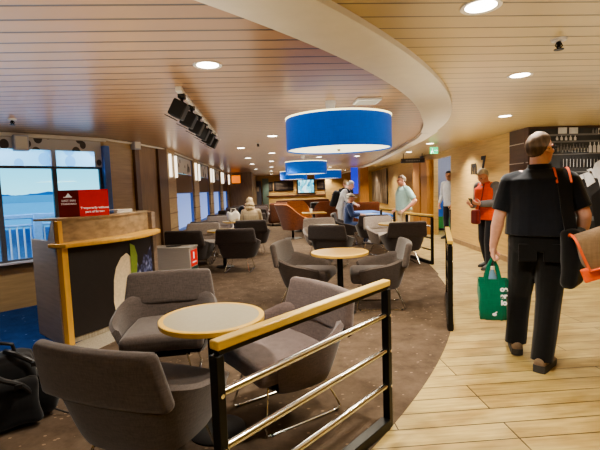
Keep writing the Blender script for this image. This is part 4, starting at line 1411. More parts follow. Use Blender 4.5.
# orange lit sign on the brown end wall, blue banner
p0, p1_ = pix(231.5, 175.5, 20.5), pix(240.5, 183, 20.5)
t = thing('orange_lightbox', 'glowing orange sign on the brown end wall', 'sign', ((p0.x + p1_.x) / 2, 20.56, (p0.z + p1_.z) / 2))
m = MB(); m.box((0, 0, 0), (p1_.x - p0.x, .08, p0.z - p1_.z)); m.build('light_panel', M['orange_sign'], t, bevel=.01)
m = MB(); m.box((0, .02, 0), (p1_.x - p0.x + .03, .06, p0.z - p1_.z + .03)); m.build('casing', M['dark_board'], t)
t = thing('hanging_banner', 'deep blue lit banner hanging beside the wooden pillar', 'banner', (pix(354.5, 180, 18).x, 18, CZ))
m = MB(); m.box((0, 0, -.6), (.3, .02, 1.1)); m.build('banner_sheet', M['banner'], t)
m = MB(); m.cyl((-.16, 0, -.04), (.16, 0, -.04), .012); m.cyl((-.1, 0, -.04), (-.1, 0, 0), .005); m.cyl((.1, 0, -.04), (.1, 0, 0), .005); m.build('hanging_rod', M['steel'], t)

# ------------------------------------------------------------------ black and white mural behind the walking man
mu = thing('bar_mural', 'black and white wall mural of a barman and bottles at the far right', 'mural', (0, YC, 0))
x0, x1, yb = wr(YC) + .01, 6.6, -.015
bwd = plain('mural_dark', srgb(52, 52, 54), .5, 0, .25, 3)
bwm = plain('mural_mid', srgb(112, 112, 114), .5, 0, .25, 5)
bwl = plain('mural_light', srgb(206, 206, 208), .5, 0, .12, 9)
bwk = plain('mural_black', srgb(24, 24, 26), .5, 0, .1, 5)
m = MB(); m.box(((x0 + x1) / 2, yb, 1.14), (x1 - x0, .012, 2.24)); m.build('mural_sheet', bwd, mu)
def flat(name, mat, polys, k):
    m = MB()
    for p in polys:
        m.add([V((x, yb - .007 - .0015 * k, z)) for x, z in p], [tuple(range(len(p)))])
    return m.build(name, mat, mu)
R4 = lambda a, b, c, d: [(a, c), (b, c), (b, d), (a, d)]
def mp(px, py):          # a place on the mural sheet
    v = pix(px, py, YC); return v.x, v.z
def MR(a, b, c, d):
    xa, za = mp(a, d); xb, zb = mp(b, c)
    return R4(xa, xb, za, zb)
flat('printed_shelves', bwm, [MR(528, 640, 140.5, 142), MR(528, 640, 152.5, 155), MR(528, 640, 133.8, 135)], 1)
flat('printed_cards', bwl, [MR(557, 566, 127.5, 134), MR(568, 577, 127.5, 134), MR(597, 606, 128, 134), MR(571, 587, 148, 152.5), MR(560, 569, 150, 152.5), MR(612, 640, 146, 152)], 2)
def bottle_poly(px, base, hpx, wpx):
    return [mp(px - wpx, base), mp(px + wpx, base), mp(px + wpx, base - hpx * .62), mp(px + wpx * .35, base - hpx * .75), mp(px + wpx * .35, base - hpx), mp(px - wpx * .35, base - hpx), mp(px - wpx * .35, base - hpx * .75), mp(px - wpx, base - hpx * .62)]
random.seed(5)
bl = [bottle_poly(589 + 4.2 * k, 152.5, random.uniform(9, 11), 1.5) for k in range(11)]
bl += [bottle_poly(556 + 4.5 * k, 140.5, random.uniform(4, 5.5), 1.2) for k in range(5)]
flat('printed_pale_bottles', bwl, bl, 3)
bd = [bottle_poly(560 + 3.4 * k, 168, random.uniform(9, 12), 1.2) for k in range(16)] + [bottle_poly(600 + 5 * k, 141, 6, 1.8) for k in range(5)]
flat('printed_dark_bottles', bwk, bd, 3)
flat('printed_highlights', bwl, [MR(562 + 3.4 * k, 562.6 + 3.4 * k, 159, 167) for k in range(16)], 4)
flat('printed_barman', bwl, [[mp(*q) for q in ((589, 178), (590, 172), (594, 163), (601, 158), (612, 156), (640, 160), (640, 190), (600, 190), (596, 178))]], 4)
flat('printed_head', bwm, [[mp(618 + 9 * math.cos(a * PI / 8), 147 + 12 * math.sin(a * PI / 8)) for a in range(15, -1, -1)]], 5)
flat('printed_apron', bwk, [[mp(*q) for q in ((590, 196), (600, 188), (640, 188), (640, 240), (596, 240), (592, 215))]], 5)
flat('printed_mid_bottles', bwm, [bottle_poly(557 + 3.1 * k, 152.4, random.uniform(6, 9), 1.1) for k in range(10)] + [bottle_poly(592 + 3.3 * k, 133.6, 5, 1.0) for k in range(12)], 2)
flat('printed_back_bar', bwm, [MR(560, 592, 171, 173), MR(556, 590, 186, 187.5), MR(560, 575, 190, 205)], 2)
flat('printed_glasses', bwl, [bottle_poly(560 + 4 * k, 186, random.uniform(5, 8), 1.3) for k in range(6)], 3)
flat('printed_shaker', bwl, [[mp(*q) for q in ((581, 174), (590, 171), (594, 182), (586, 187))], [mp(*q) for q in ((575, 176), (582, 174), (584, 178), (577, 181))], [mp(*q) for q in ((585, 170), (593, 177), (597, 176), (590, 168))]], 6)
flat('printed_counter', bwm, [MR(560, 640, 214, 222)], 2)

# ------------------------------------------------------------------ black backpack on the floor
bp = thing('backpack', 'black backpack slumped on the carpet at the lower left', 'backpack', (-1.78, 2.84, 0), .5)
m = MB()
m.rbox((0, 0, 0), (.5, .36, .52), .13, 6, lambda p: p + V((.05 * p.z - .03, .1 * p.z, 0)) + noise.noise_vector(p * 5.) * .03 + noise.noise_vector(p * 14.) * .012)
m.xf(lambda p: p + V((0, 0, .27)))
m.build('main_compartment', M['pack'], bp, weld=True, sharp=180)
m = MB()
m.rbox((0, 0, 0), (.42, .16, .34), .07, 5, lambda p: p + noise.noise_vector(p * 6. + V((3, 1, 2))) * .035)
m.xf(lambda p: p + V((.02, -.2, .2)))
m.build('front_pocket', M['pack'], bp, weld=True, sharp=180)
m = MB()
m.rbox((0, 0, 0), (.2, .3, .3), .07, 5, lambda p: p + noise.noise_vector(p * 6. + V((8, 1, 2))) * .03)
m.xf(lambda p: p + V((.25, -.02, .17)))
m.build('side_pocket', M['pack'], bp, weld=True, sharp=180)
strapm = plain('black_webbing', srgb(34, 34, 36), .5, 0, .2, 60)
for i, pts in enumerate(([(-.14, -.1, .56), (-.12, -.22, .52), (0, -.29, .44), (.12, -.28, .36), (.2, -.2, .2)], [(.02, .0, .56), (.12, -.12, .54), (.24, -.15, .44), (.33, -.1, .3), (.36, -.05, .14)])):
    m = MB(); 
    q = []
    for k in range(25):
        u = k / 24 * (len(pts) - 1); j = min(int(u), len(pts) - 2); f = u - j
        g = lambda w: V(pts[max(0, min(len(pts) - 1, w))])
        a_, b_, c_, d_ = g(j - 1), g(j), g(j + 1), g(j + 2)
        q.append(.5 * ((2 * b_) + (c_ - a_) * f + (2 * a_ - 5 * b_ + 4 * c_ - d_) * f * f + (3 * b_ - a_ - 3 * c_ + d_) * f ** 3))
    m.tube(q, .02, 8); m.xf(lambda p: p); m.build('shoulder_strap', strapm, bp)
m = MB(); m.tube([(-.08, .04, .54), (-.07, .03, .6), (.0, .03, .625), (.07, .03, .6), (.08, .04, .54)], .014, 8); m.build('grab_handle', strapm, bp)
for bc in ((.1, -.31, .37), (.21, -.2, .48)):
    m = MB(); m.box(bc, (.05, .02, .035)); m.build('buckle', M['black_plastic'], bp, bevel=.004)
m = MB(); m.tube([(.3, -.12, .06), (.4, -.2, .02), (.5, -.24, .012), (.52, -.16, .012), (.45, -.1, .02)], .007, 8); m.build('loose_strap', strapm, bp)
bp.scale = (.84, .84, .82)
#PART4
# ------------------------------------------------------------------ people
def lerp(a, b, t):
    return V(a) + (V(b) - V(a)) * t
def oval(c, ex, ey, rx, ry, n=20, p=2.3):
    out = []
    for i in range(n):
        a = 2 * PI * i / n
        cx, sy = math.cos(a), math.sin(a)
        out.append(V(c) + ex * (rx * abs(cx) ** (2 / p) * (1 if cx > 0 else -1)) + ey * (ry * abs(sy) ** (2 / p) * (1 if sy > 0 else -1)))
    return out
def loft(m, secs, ex, ups=None):
    """secs: (centre, rx, ry); the ring plane is spanned by ex and the cross of the spine with ex"""
    rs = []
    cs = [V(s[0]) for s in secs]
    for i, s_ in enumerate(secs):
        d = (cs[min(i + 1, len(cs) - 1)] - cs[max(0, i - 1)]).normalized()
        x = (V(ex) - d * V(ex).dot(d)).normalized()
        y = d.cross(x)
        rs.append(oval(cs[i], x, y, s_[1], s_[2]))
    return m.rings(rs)
def add_head(m, c, R, k=1.):
    def E(p, r, RR=None):
        m.ell(V(c) + R @ (V(p) * k), [x * k for x in r], R if RR is None else R @ RR, 18, 12)
    E((0, -.018, .03), (.076, .097, .09))
    E((0, .02, -.03), (.064, .068, .085))
    E((0, .05, -.085), (.038, .034, .03))
    E((0, .03, -.075), (.055, .045, .035))
    E((0, .079, .024), (.046, .014, .011))
    E((.036, .066, -.022), (.022, .02, .02)); E((-.036, .066, -.022), (.022, .02, .02))
    m.cyl(V(c) + R @ (V((0, .088, .014)) * k), V(c) + R @ (V((0, .108, -.026)) * k), .008 * k, .0155 * k, 10)
    E((0, .104, -.028), (.017, .014, .011))
    E((0, .088, -.056), (.024, .01, .007)); E((0, .086, -.068), (.021, .011, .008))
    for s in (-1, 1):
        E((s * .079, -.008, -.008), (.009, .02, .034), Matrix.Rotation(-s * .35, 3, 'Z'))
def hand(m, w, e1, e3, thumb, k=1., curl=.5, fr=.0085, spread=1.):
    """w wrist, e1 along the fingers, e3 towards the palm side, thumb +1/-1 picks the lateral side"""
    w = V(w); e1 = V(e1).normalized(); e3 = (V(e3) - e1 * V(e3).dot(e1)).normalized(); e2 = e1.cross(e3) * thumb
    R = Matrix((e1, e2, e3)).transposed()
    m.ell(w + e1 * .05 * k, (.056 * k, .041 * k, .017 * k), R, 14, 8)
    m.limb([w - e1 * .01, w + e1 * .035 * k], [.025 * k, .027 * k], 12)
    for lat, ln, c0 in ((.031, .070, .0), (.0105, .079, .04), (-.0105, .073, .08), (-.030, .057, .14)):
        p = w + e1 * .086 * k + e2 * lat * k * spread
        pts = [w + e1 * .05 * k + e2 * lat * .8 * k, p]
        a = .25 * curl + c0
        for f in (.42, .32, .26):
            d = e1 * math.cos(a) + e3 * math.sin(a)
            p = p + d * ln * f * k
            pts.append(p)
            a += curl * 1.1
        m.limb(pts, [fr * 1.2 * k, fr * 1.1 * k, fr * k, fr * .95 * k, fr * .85 * k], 10)
    p0 = w + e1 * .022 * k + e2 * .028 * k
    p1 = p0 + (e1 * .6 + e2 * .65 + e3 * .35).normalized() * .042 * k
    p2 = p1 + (e1 * .8 + e2 * .15 + e3 * (.3 + .5 * curl)).normalized() * .034 * k
    p3 = p2 + (e1 * .8 - e2 * .1 + e3 * (.3 + .6 * curl)).normalized() * .027 * k
    m.limb([p0, p1, p2, p3], [fr * 1.55 * k, fr * 1.35 * k, fr * 1.15 * k, fr * .95 * k], 10)
def rumple(m, a, f, seed=0):
    m.xf(lambda p: p + noise.noise_vector(p * f + V((seed, seed, seed))) * a + noise.noise_vector(V((p.x * f * 2.3, p.y * f * 2.3, p.z * f * 3.2)) + V((seed, 0, 0))) * a * .5)
    return m

STAND = dict(pelvis=(0, 0, .95), chest=(0, 0, 1.33), neck=(0, -.005, 1.5), head=(0, .03, 1.665), hr=(0, 0, 0),
             sl=(-.185, 0, 1.45), sr=(.185, 0, 1.45), el=(-.23, -.01, 1.16), er=(.23, -.01, 1.16), wl=(-.24, .05, .91), wr=(.24, .05, .91),
             hl=(-.09, 0, .92), hrr=(.09, 0, .92), kl=(-.10, .02, .50), kr=(.10, .02, .50), al=(-.10, -.02, .09), ar=(.10, -.02, .09),
             fl=(-.12, .9, 0), frr=(.12, .9, 0), hdl=(0, .1, -1), hdr=(0, .1, -1), pal=(1, 0, 0), par=(-1, 0, 0))

def person(label, loc, rz, ht, pose=None, top='navy', sleeve='short', legs='jean_black', shoes='black_shoe', hair='hair_brown', skin='skin', stout=1., vox=.011,
           hairstyle='short', curl=.6, collar=True, group=None, hem=.9, foot_pitch=(0, 0), girth=1., leg_k=1., waist=1.02, nape=-.62, shoe_k=1.):
    J = dict(STAND)
    J.update(pose or {})
    k = ht / 1.8
    P = {n: V(v) * k if n not in ('hr', 'fl', 'frr', 'hdl', 'hdr', 'pal', 'par') else V(v) for n, v in J.items()}
    t = thing('person', label, 'person', loc, rz, group)
    from mathutils import Euler
    HR = Euler(P['hr'], 'XYZ').to_matrix()
    ex = (P['sr'] - P['sl']).normalized()
    exh = (P['hrr'] - P['hl']).normalized()
    st = stout
    # one continuous body
    b = MB()
    add_head(b, P['head'], HR, k)
    b.limb([P['neck'] - V((0, 0, .03 * k)), P['head'] + HR @ V((0, -.025 * k, -.06 * k))], [.062 * k * st ** .5, .056 * k * st ** .5])
    tor = [(P['pelvis'] - (P['chest'] - P['pelvis']).normalized() * .06 * k, .14 * k, .1 * k), (P['pelvis'], .16 * k * st, .11 * k * st), (lerp(P['pelvis'], P['chest'], .5), .145 * k * st, .1 * k * st),
           (P['chest'], .165 * k * st, .11 * k * st), (lerp(P['chest'], P['neck'], .7), .15 * k, .085 * k), (P['neck'], .07 * k, .06 * k)]
    loft(b, tor, ex)
    for s, S, E_, W, hd, pl in ((-1, 'sl', 'el', 'wl', 'hdl', 'pal'), (1, 'sr', 'er', 'wr', 'hdr', 'par')):
        b.limb([lerp(P[S], P['neck'], .35), P[S], lerp(P[S], P[E_], .5), P[E_], lerp(P[E_], P[W], .3), P[W]], [x * k * st ** .5 for x in (.055, .056, .05, .04, .043, .026)])
        hand(b, P[W], P[hd], P[pl], 1 if V(P[hd]).normalized().cross(V(P[pl])).dot(V((0, 1, 0.3))) > 0 else -1, k, curl, .0085 if vox < .008 else .0105, 1.0 if vox < .008 else 1.12)
    for Hh, K_, A in (('hl', 'kl', 'al'), ('hrr', 'kr', 'ar')):
        b.limb([P[Hh], lerp(P[Hh], P[K_], .5), P[K_], lerp(P[K_], P[A], .35), P[A]], [x * k * st ** .5 for x in (.085, .07, .052, .052, .036)])
    b.build('body', M[skin], t, voxel=vox * .62 if vox > .008 else .0058, smooth_it=3)
    # eyes and brows
    for s in (-1, 1):
        e = MB(); e.ell(P['head'] + HR @ (V((s * .031, .083, .004)) * k), (.011 * k, .008 * k, .006 * k), HR, 12, 8); e.build('eye', M['eye'], t)
    # shirt or jacket
    c = MB()
    h0 = P['pelvis'] + (P['chest'] - P['pelvis']).normalized() * (hem - .95) * k
    sec = [(h0, .178 * k * st * girth, .132 * k * st * girth), (lerp(h0, P['chest'], .35), .172 * k * st * girth, .132 * k * st * girth), (lerp(h0, P['chest'], .7), .185 * k * st, .13 * k * st * girth),
           (P['chest'] + (P['neck'] - P['chest']) * .1, .195 * k * st, .128 * k * st), (lerp(P['chest'], P['neck'], .55), .19 * k * st, .11 * k * st), (lerp(P['chest'], P['neck'], .85), .13 * k * st ** .5, .088 * k), (lerp(P['chest'], P['neck'], 1.04), .075 * k * st ** .5, .07 * k)]
    loft(c, sec, ex)
    for S, E_, W in (('sl', 'el', 'wl'), ('sr', 'er', 'wr')):
        pts = [lerp(P[S], P['neck'], .45), P[S]]
        rr = [.056, .070]
        if sleeve == 'short':
            pts += [lerp(P[S], P[E_], .45), lerp(P[S], P[E_], .82)]
            rr += [.068, .064]
        else:
            pts += [lerp(P[S], P[E_], .5), P[E_], lerp(P[E_], P[W], .5), lerp(P[E_], P[W], .93)]
            rr += [.066, .058, .052, .042]
        rr = [x * k * st ** .5 for x in rr]
        for i in range(len(pts) - 1):
            c.cyl(pts[i], pts[i + 1], rr[i], rr[i + 1], 16)
            if i < len(pts) - 2:
                c.ell(pts[i + 1], (rr[i + 1],) * 3, None, 14, 9)
    rumple(c, .007 * k, 9, 3)
    nm = 'jacket' if sleeve == 'jacket' else 'shirt'
    sh = c.build(nm, M[top], t, voxel=vox, smooth_it=4)
    if collar:
        c = MB()
        loft(c, [(lerp(P['chest'], P['neck'], .9), .085 * k * st ** .5, .075 * k), (lerp(P['chest'], P['neck'], 1.2), .071 * k * st ** .5, .066 * k)], ex)
        c.build('collar', M[top], sh, sharp=60)
    # trousers
    c = MB()
    dn = (P['chest'] - P['pelvis']).normalized()
    loft(c, [(P['pelvis'] - dn * .07 * k, .165 * k * st, .12 * k * st), (P['pelvis'], .178 * k * st, .128 * k * st), (P['pelvis'] + dn * (waist - .95) * k, .168 * k * st, .124 * k * st)], exh)
    for Hh, K_, A in (('hl', 'kl', 'al'), ('hrr', 'kr', 'ar')):
        g = girth ** .5 * st ** .5 * leg_k
        pts = [P[Hh], lerp(P[Hh], P[K_], .5), P[K_], lerp(P[K_], P[A], .5), lerp(P[K_], P[A], 1.06)]
        rr = [.098 * k * g, .087 * k * g, .072 * k * g, .068 * k * g, .062 * k * g]
        for i in range(4):
            c.cyl(pts[i], pts[i + 1], rr[i], rr[i + 1], 16)
            c.ell(pts[i], (rr[i],) * 3, None, 14, 9)
    c.xf(lambda p: p + V((noise.noise(V((p.x * 5, p.y * 5, p.z * 13))), noise.noise(V((p.x * 5 + 9, p.y * 5, p.z * 13))), 0)) * .016 * k * max(.25, 1 - p.z / k))
    rumple(c, .009 * k, 8, 11)
    c.build('trousers', M[legs], t, voxel=vox, smooth_it=4)
    # shoes
    for i, (A, f, K_) in enumerate((('al', 'fl', 'kl'), ('ar', 'frr', 'kr'))):
        d = V((P[f].x, P[f].y, 0)).normalized()
        yv = d; xv = V((d.y, -d.x, 0)); 
        pt = foot_pitch[i]
        R = Matrix((xv, yv, V((0, 0, 1)))).transposed() @ Matrix.Rotation(-pt, 3, 'X')
        def sec_(y, z0, z1, wv):
            return [R @ (V((wv * math.cos(a), y, (z0 + z1) / 2 + (z1 - z0) / 2 * math.sin(a))) * k * shoe_k) + P[A] - R @ V((0, 0, .09 * k)) for a in [2 * PI * q / 16 for q in range(16)]]
        c = MB()
        c.rings([sec_(-.075, .03, .07, .018), sec_(-.068, .012, .095, .034), sec_(-.03, .012, .115, .04), (sec_(.02, .012, .115, .04)), sec_(.08, .012, .085, .043), sec_(.14, .012, .062, .047), sec_(.18, .012, .048, .038), sec_(.2, .02, .035, .02)])
        o = c.build('shoe', M[shoes], t, sharp=70)
        c = MB()
        out = [(-.078, .012), (-.07, .036), (-.02, .042), (.06, .043), (.13, .05), (.185, .042), (.207, .02)]
        ring = [(w_, y_) for y_, w_ in out] + [(-w_, y_) for y_, w_ in reversed(out)]
        T = lambda x, y, z: R @ (V((x, y, z)) * k * shoe_k) + P[A] - R @ V((0, 0, .09 * k))
        c.rings([[T(x, y, 0) for x, y in ring], [T(x, y, .026 if shoe_k == 1 else .045 - .1 * max(-.08, min(.2, y)) * .8) for x, y in ring]])
        c.build('sole', M['grey_sole'], o)
    # hair
    if hairstyle:
        c = MB()
        n, mm = 32, 22
        rs = []
        long_ = hairstyle == 'long'
        cc = V((0, -.018, .03))
        for i in range(mm + 1):
            th = PI * (.002 + .86 * i / mm) if not long_ else PI * (.002 + .9 * i / mm)
            row = []
            for j in range(n):
                a = 2 * PI * j / n
                q = V((math.sin(th) * math.cos(a), math.sin(th) * math.sin(a), math.cos(th)))
                front = q.y
                # hairline height for this direction (in z of the unit sphere)
                if long_:
                    line = .38 if front > .55 else (.38 - (.55 - front) * 2.6 if front > .05 else -1.2)
                elif hairstyle == 'bald':
                    line = .95 if front > .35 else (.1 if front > 0 else -.55)
                else:
                    line = .42 if front > .5 else (.42 - (.5 - front) * 1.34 if front > 0 else (-.25 + max(front, -.4) / .4 * .52))
                d_ = q.z - line
                thick = max(-.018, min(.008 if not long_ else .02, -.004 + d_ * .05))
                if long_ and front < .1:
                    thick = .02 * (1 + .5 * noise.noise(q * 4))
                thick += .0025 * noise.noise(q * 9.) + (.006 * max(0, q.z) if front > -.3 else 0)
                row.append(P['head'] + HR @ ((cc + V((q.x * (.076 + thick), q.y * (.097 + thick), q.z * ((.09 if q.z > 0 or long_ else .09 + .03 * max(0, min(1, .3 - front))) + thick)))) * k))
            rs.append(row)
        c.rings(rs)
        if long_:
            for j in range(9):
                a = math.radians(180 + 180 * j / 8)
                p0 = P['head'] + HR @ (V((.075 * math.cos(a), -.02 + .09 * math.sin(a), -.02)) * k)
                c.limb([p0, p0 + V((.02 * math.cos(a), .01 * math.sin(a), -.09)) * k, p0 + V((.03 * math.cos(a), .015 * math.sin(a), -.2)) * k], [.028 * k, .032 * k, .014 * k], 8)
        c.build('hair', M[hair], t, sharp=180)
    return t, P, HR, k

def local(o, p):
    return o.matrix_basis @ V(p)

# --- the walking man in black, seen from behind
ang = face(.52, 1)
MP = dict(head=(.012, .03, 1.648), hr=(.08, 0, -.78), neck=(0, .0, 1.5),
          sl=(-.195, 0, 1.40), sr=(.195, 0, 1.40), el=(-.275, -.03, 1.14), er=(.29, -.05, 1.15), wl=(-.315, .03, .90), wr=(.285, .08, .93),
          kl=(-.12, .12, .50), kr=(.075, -.02, .50), al=(-.14, .12, .115), ar=(.02, -.16, .09), fl=(-.1, .9, 0), frr=(.35, .9, 0),
          hdl=(-.02, .12, -1), hdr=(-.1, .5, -.8), pal=(1, .2, 0), par=(-1, 0, -.2))
t, P, HR, k = person('large man in black polo shirt and black jeans walking away with bags', (2.085, 3.22, 0), ang, 1.845, MP, 'navy', 'short', 'jean_black', 'brown_shoe', 'hair_brown', 'skin',
                     1.2, .0085, curl=1.25, hem=1.0, girth=1.1, foot_pitch=(-.25, 0), leg_k=1.08, waist=1.05, shoe_k=1.12)
MAN = t
# glasses
g = MB()
for s in (-1, 1):
    pts = [P['head'] + HR @ (V((s * .033 + .022 * math.cos(a), .1, .004 + .017 * math.sin(a))) * k) for a in [2 * PI * q / 16 for q in range(17)]]
    g.tube(pts, .0018, 6)
    g.tube([P['head'] + HR @ (V(q) * k) for q in ((s * .055, .1, .01), (s * .078, .07, .012), (s * .084, .0, .01), (s * .084, -.02, -.006))], .0022, 6)
g.tube([P['head'] + HR @ (V(q) * k) for q in ((-.011, .101, .008), (0, .104, .012), (.011, .101, .008))], .0018, 6)
g.build('glasses', M['black_plastic'], t)
c = MB(); c.ell(P['pelvis'] + V((0, 0, .02)), (.001, .001, .001)); 
# belt line and pockets on the jeans
c = MB()
for s in (-1, 1):
    c.rbox((s * .085, -.143, .9), (.125, .012, .135), .005, 2)
c.build('back_pocket', M['jean_black'], t, weld=True)
# --- his green tote bag
wl = local(MAN, P['wl'] + V((-.005, .03, -.09)))
tb_ = thing('tote_bag', 'green tote bag with white lettering in the walking man\'s left hand', 'bag', (wl.x, wl.y, wl.z - .53), ang + .1)
m = MB(); rs = []
for z, w_, d_ in ((0, .095, .05), (.01, .102, .06), (.1, .105, .07), (.22, .11, .065), (.33, .115, .045), (.345, .115, .043)):
    rs.append([p + V((.008 * math.sin(z * 20 + i), .008 * math.cos(z * 17 + i * 2), 0)) for i, p in enumerate(oval((0, 0, z), V((1, 0, 0)), V((0, 1, 0)), w_, d_, 28, 5))])
rs.append([V((p.x * .97, p.y * .9, .346)) for p in rs[-1]])
rs.append([V((p.x * .97, p.y * .9, .28)) for p in rs[-2]])
m.rings(rs); m.build('bag_body', M['green'], tb_, sharp=60)
for s in (-1, 1):
    m = MB(); rs = []
    pts = [(-.055, s * .048, .29), (-.05, s * .042, .36), (-.03, s * .02, .45), (0, s * .006, .525), (.03, s * .02, .45), (.05, s * .042, .36), (.055, s * .048, .29)]
    for i, p in enumerate(pts):
        d = (V(pts[min(i + 1, 6)]) - V(pts[max(i - 1, 0)])).normalized()
        nn = V((0, 1, 0)); xx = d.cross(nn).normalized()
        rs.append([V(p) + xx * .014 + nn * .003, V(p) - xx * .014 + nn * .003, V(p) - xx * .014 - nn * .003, V(p) + xx * .014 - nn * .003])
    m.rings(rs); m.build('handle', M['green'], tb_, sharp=60)
for i, s_ in enumerate(('oa', 'ar', 'io')):
    text_mesh('lettering', s_, .058, M['white_ink'], tb_, basis((.08, -.074 + .004 * (i == 0), .27 - .056 * i), (1, .1, 0), (0, 0, 1)), .002, .003)
m = MB(); m.ell((.01, -.068, .055), (.017, .003, .013)); m.ell((.022, -.068, .073), (.011, .003, .005), Matrix.Rotation(-.6, 3, 'Y')); m.build('leaf_emblem', M['white_ink'], tb_)
bt = thing('water_bottle', 'pale blue water bottle standing inside the green tote bag', 'bottle', tb_.location + V((.0, 0, .14)), 0)
m = MB(); m.lathe([(0, .0), (.032, .0), (.034, .02), (.034, .22), (.014, .27), (.014, .285), (0, .285)], n=20); m.build('bottle_body', M['bottle'], bt)
m = MB(); m.lathe([(0, .28), (.018, .28), (.018, .305), (0, .305)], n=16); m.build('cap', M['white'], bt)
# --- his shoulder bag
sb = thing('shoulder_bag', 'khaki messenger bag with orange trim hanging at the walking man\'s right hip', 'bag', MAN.location, ang)
def curve(pts, n=30):
    out = []
    for i in range(n + 1):
        u = i / n * (len(pts) - 1); j = min(int(u), len(pts) - 2); f = u - j
        g_ = lambda w_: V(pts[max(0, min(len(pts) - 1, w_))])
        a_, b_, c_, d_ = g_(j - 1), g_(j), g_(j + 1), g_(j + 2)
        out.append(.5 * ((2 * b_) + (c_ - a_) * f + (2 * a_ - 5 * b_ + 4 * c_ - d_) * f * f + (3 * b_ - a_ - 3 * c_ + d_) * f ** 3))
    return out
def strap(path, nrm, w_, th, name, mat, par, shp=60):
    m = MB(); rs = []
    path = curve(path)
    for i, p in enumerate(path):
        d = (path[min(i + 1, len(path) - 1)] - path[max(i - 1, 0)]).normalized()
        u_ = i / (len(path) - 1) * (len(nrm) - 1); j = min(int(u_), len(nrm) - 2)
        nn = lerp(nrm[j], nrm[j + 1], u_ - j); nn = (nn - d * nn.dot(d)).normalized()
        xx = d.cross(nn)
        rs.append([p + xx * w_ / 2 + nn * th, p - xx * w_ / 2 + nn * th, p - xx * w_ / 2 - nn * th, p + xx * w_ / 2 - nn * th])
    return m.rings(rs) and m.build(name, mat, par, sharp=shp)
BK = [(.13, .10, 1.44), (.135, .035, 1.525), (.14, -.06, 1.515), (.15, -.135, 1.42), (.165, -.175, 1.25), (.19, -.19, 1.08), (.215, -.19, .93), (.24, -.18, .84)]
NR = [(0, .8, .6), (0, .1, 1), (0, -.5, .9), (0, -1, .4), (.1, -1, 0), (.3, -1, 0), (.4, -1, 0), (.4, -1, 0)]
st_ = strap(BK, NR, .085, .004, 'shoulder_strap', M['jean_black'], sb)
for s in (-1, 1):
    off = V((.045 * s, -.004, .004))
    q = [V(p) + off for p in BK[:4]]
    strap(q, NR[:4], .014, .007, 'strap_edge', M['orange_trim'], st_)
m = MB()
Rb = Matrix.Rotation(-.55, 3, 'Z')
m.rbox((0, 0, 0), (.12, .2, .44), .05, 5, lambda p: p + noise.noise_vector(p * 6) * .02)
m.xf(lambda p: Rb @ p + V((.21, -.145, .87))); m.build('black_pouch', M['jean_black'], sb, weld=True, sharp=180)
Rk = Matrix.Rotation(.12, 3, 'Z') @ Matrix.Rotation(-.36, 3, 'Y')
bx = lambda q: Rk @ V(q) + V((.385, -.27, .975))
m = MB(); m.rbox((0, 0, 0), (.33, .13, .25), .04, 5, lambda p: p + noise.noise_vector(p * 7) * .015); m.xf(bx); kb = m.build('bag_body', M['khaki'], sb, weld=True, sharp=180)
m = MB(); rs = []
for u_, y_, z_ in ((0, .06, .13), (0, .0, .148), (0, -.06, .138), (0, -.095, .1), (0, -.102, 0.), (0, -.104, -.10)):
    rs.append([bx((-.17, y_, z_)), bx((.17, y_, z_)), bx((.17, y_ * .95, z_ - .012)), bx((-.17, y_ * .95, z_ - .012))])
m.rings(rs); m.build('flap', M['khaki'], sb, sharp=60)
for pts in ([(-.17, .06, .135), (-.175, 0, .155), (-.175, -.06, .145), (-.175, -.1, .1), (-.175, -.108, 0), (-.17, -.11, -.1)], [(-.17, -.11, -.1), (0, -.112, -.115), (.17, -.11, -.1)], [(.17, .06, .135), (.175, 0, .155), (.175, -.06, .145), (.175, -.1, .1), (.175, -.108, 0), (.17, -.11, -.1)]):
    m = MB(); m.tube([bx(p) for p in curve(pts, 16)], .009, 8); m.build('orange_piping', M['orange_trim'], sb)
m = MB(); m.rbox((0, 0, 0), (.2, .03, .1), .012, 3); m.xf(lambda p: bx(p + V((-.12, -.075, -.13)))); m.build('orange_base', M['orange_trim'], sb, weld=True)
m = MB(); m.box((0, 0, 0), (.05, .006, .035)); m.xf(lambda p: bx(p + V((.06, -.107, -.01)))); q = m.build('black_patch', M['black_plastic'], sb)
m = MB(); m.box((0, 0, 0), (.02, .003, .012)); m.xf(lambda p: bx(p + V((.06, -.111, -.01)))); m.build('patch_mark', M['white_ink'], q)
m = MB(); m.tube([bx(p) for p in curve([(-.02, -.06, -.14), (-.02, -.07, -.2), (.0, -.07, -.24), (.03, -.07, -.22), (.05, -.07, -.25)], 20)], .006, 8); m.tube([bx((.0, -.07, -.24)), bx((-.05, -.07, -.245)), bx((-.08, -.07, -.235))], .006, 8); m.build('dangling_cord', M['black_plastic'], sb)

# --- man in orange jacket looking at his phone
OP = dict(chest=(0, .03, 1.31), neck=(0, .06, 1.47), head=(0, .135, 1.60), hr=(-.5, 0, .12), sl=(-.18, .03, 1.42), sr=(.18, .03, 1.42),
          el=(-.22, .05, 1.14), wl=(-.1, .29, 1.13), er=(.22, .03, 1.13), wr=(.1, .28, 1.10), hdl=(.25, 1, .2), hdr=(-.25, 1, .25), pal=(.5, -.2, 1), par=(-.5, 0, 1),
          al=(-.11, .08, .09), ar=(.11, -.12, .09), kl=(-.11, .1, .5), kr=(.11, .0, .5))
t, P, HR, k = person('white-haired man in orange and grey jacket looking at his phone', (3.64, 6.98, 0), face(-1, -.35), 1.74, OP, 'orange_cloth', 'jacket', 'dark_trouser', 'black_shoe', 'hair_white', 'skin_red', 1.2, .011, girth=1.08, hem=.86)
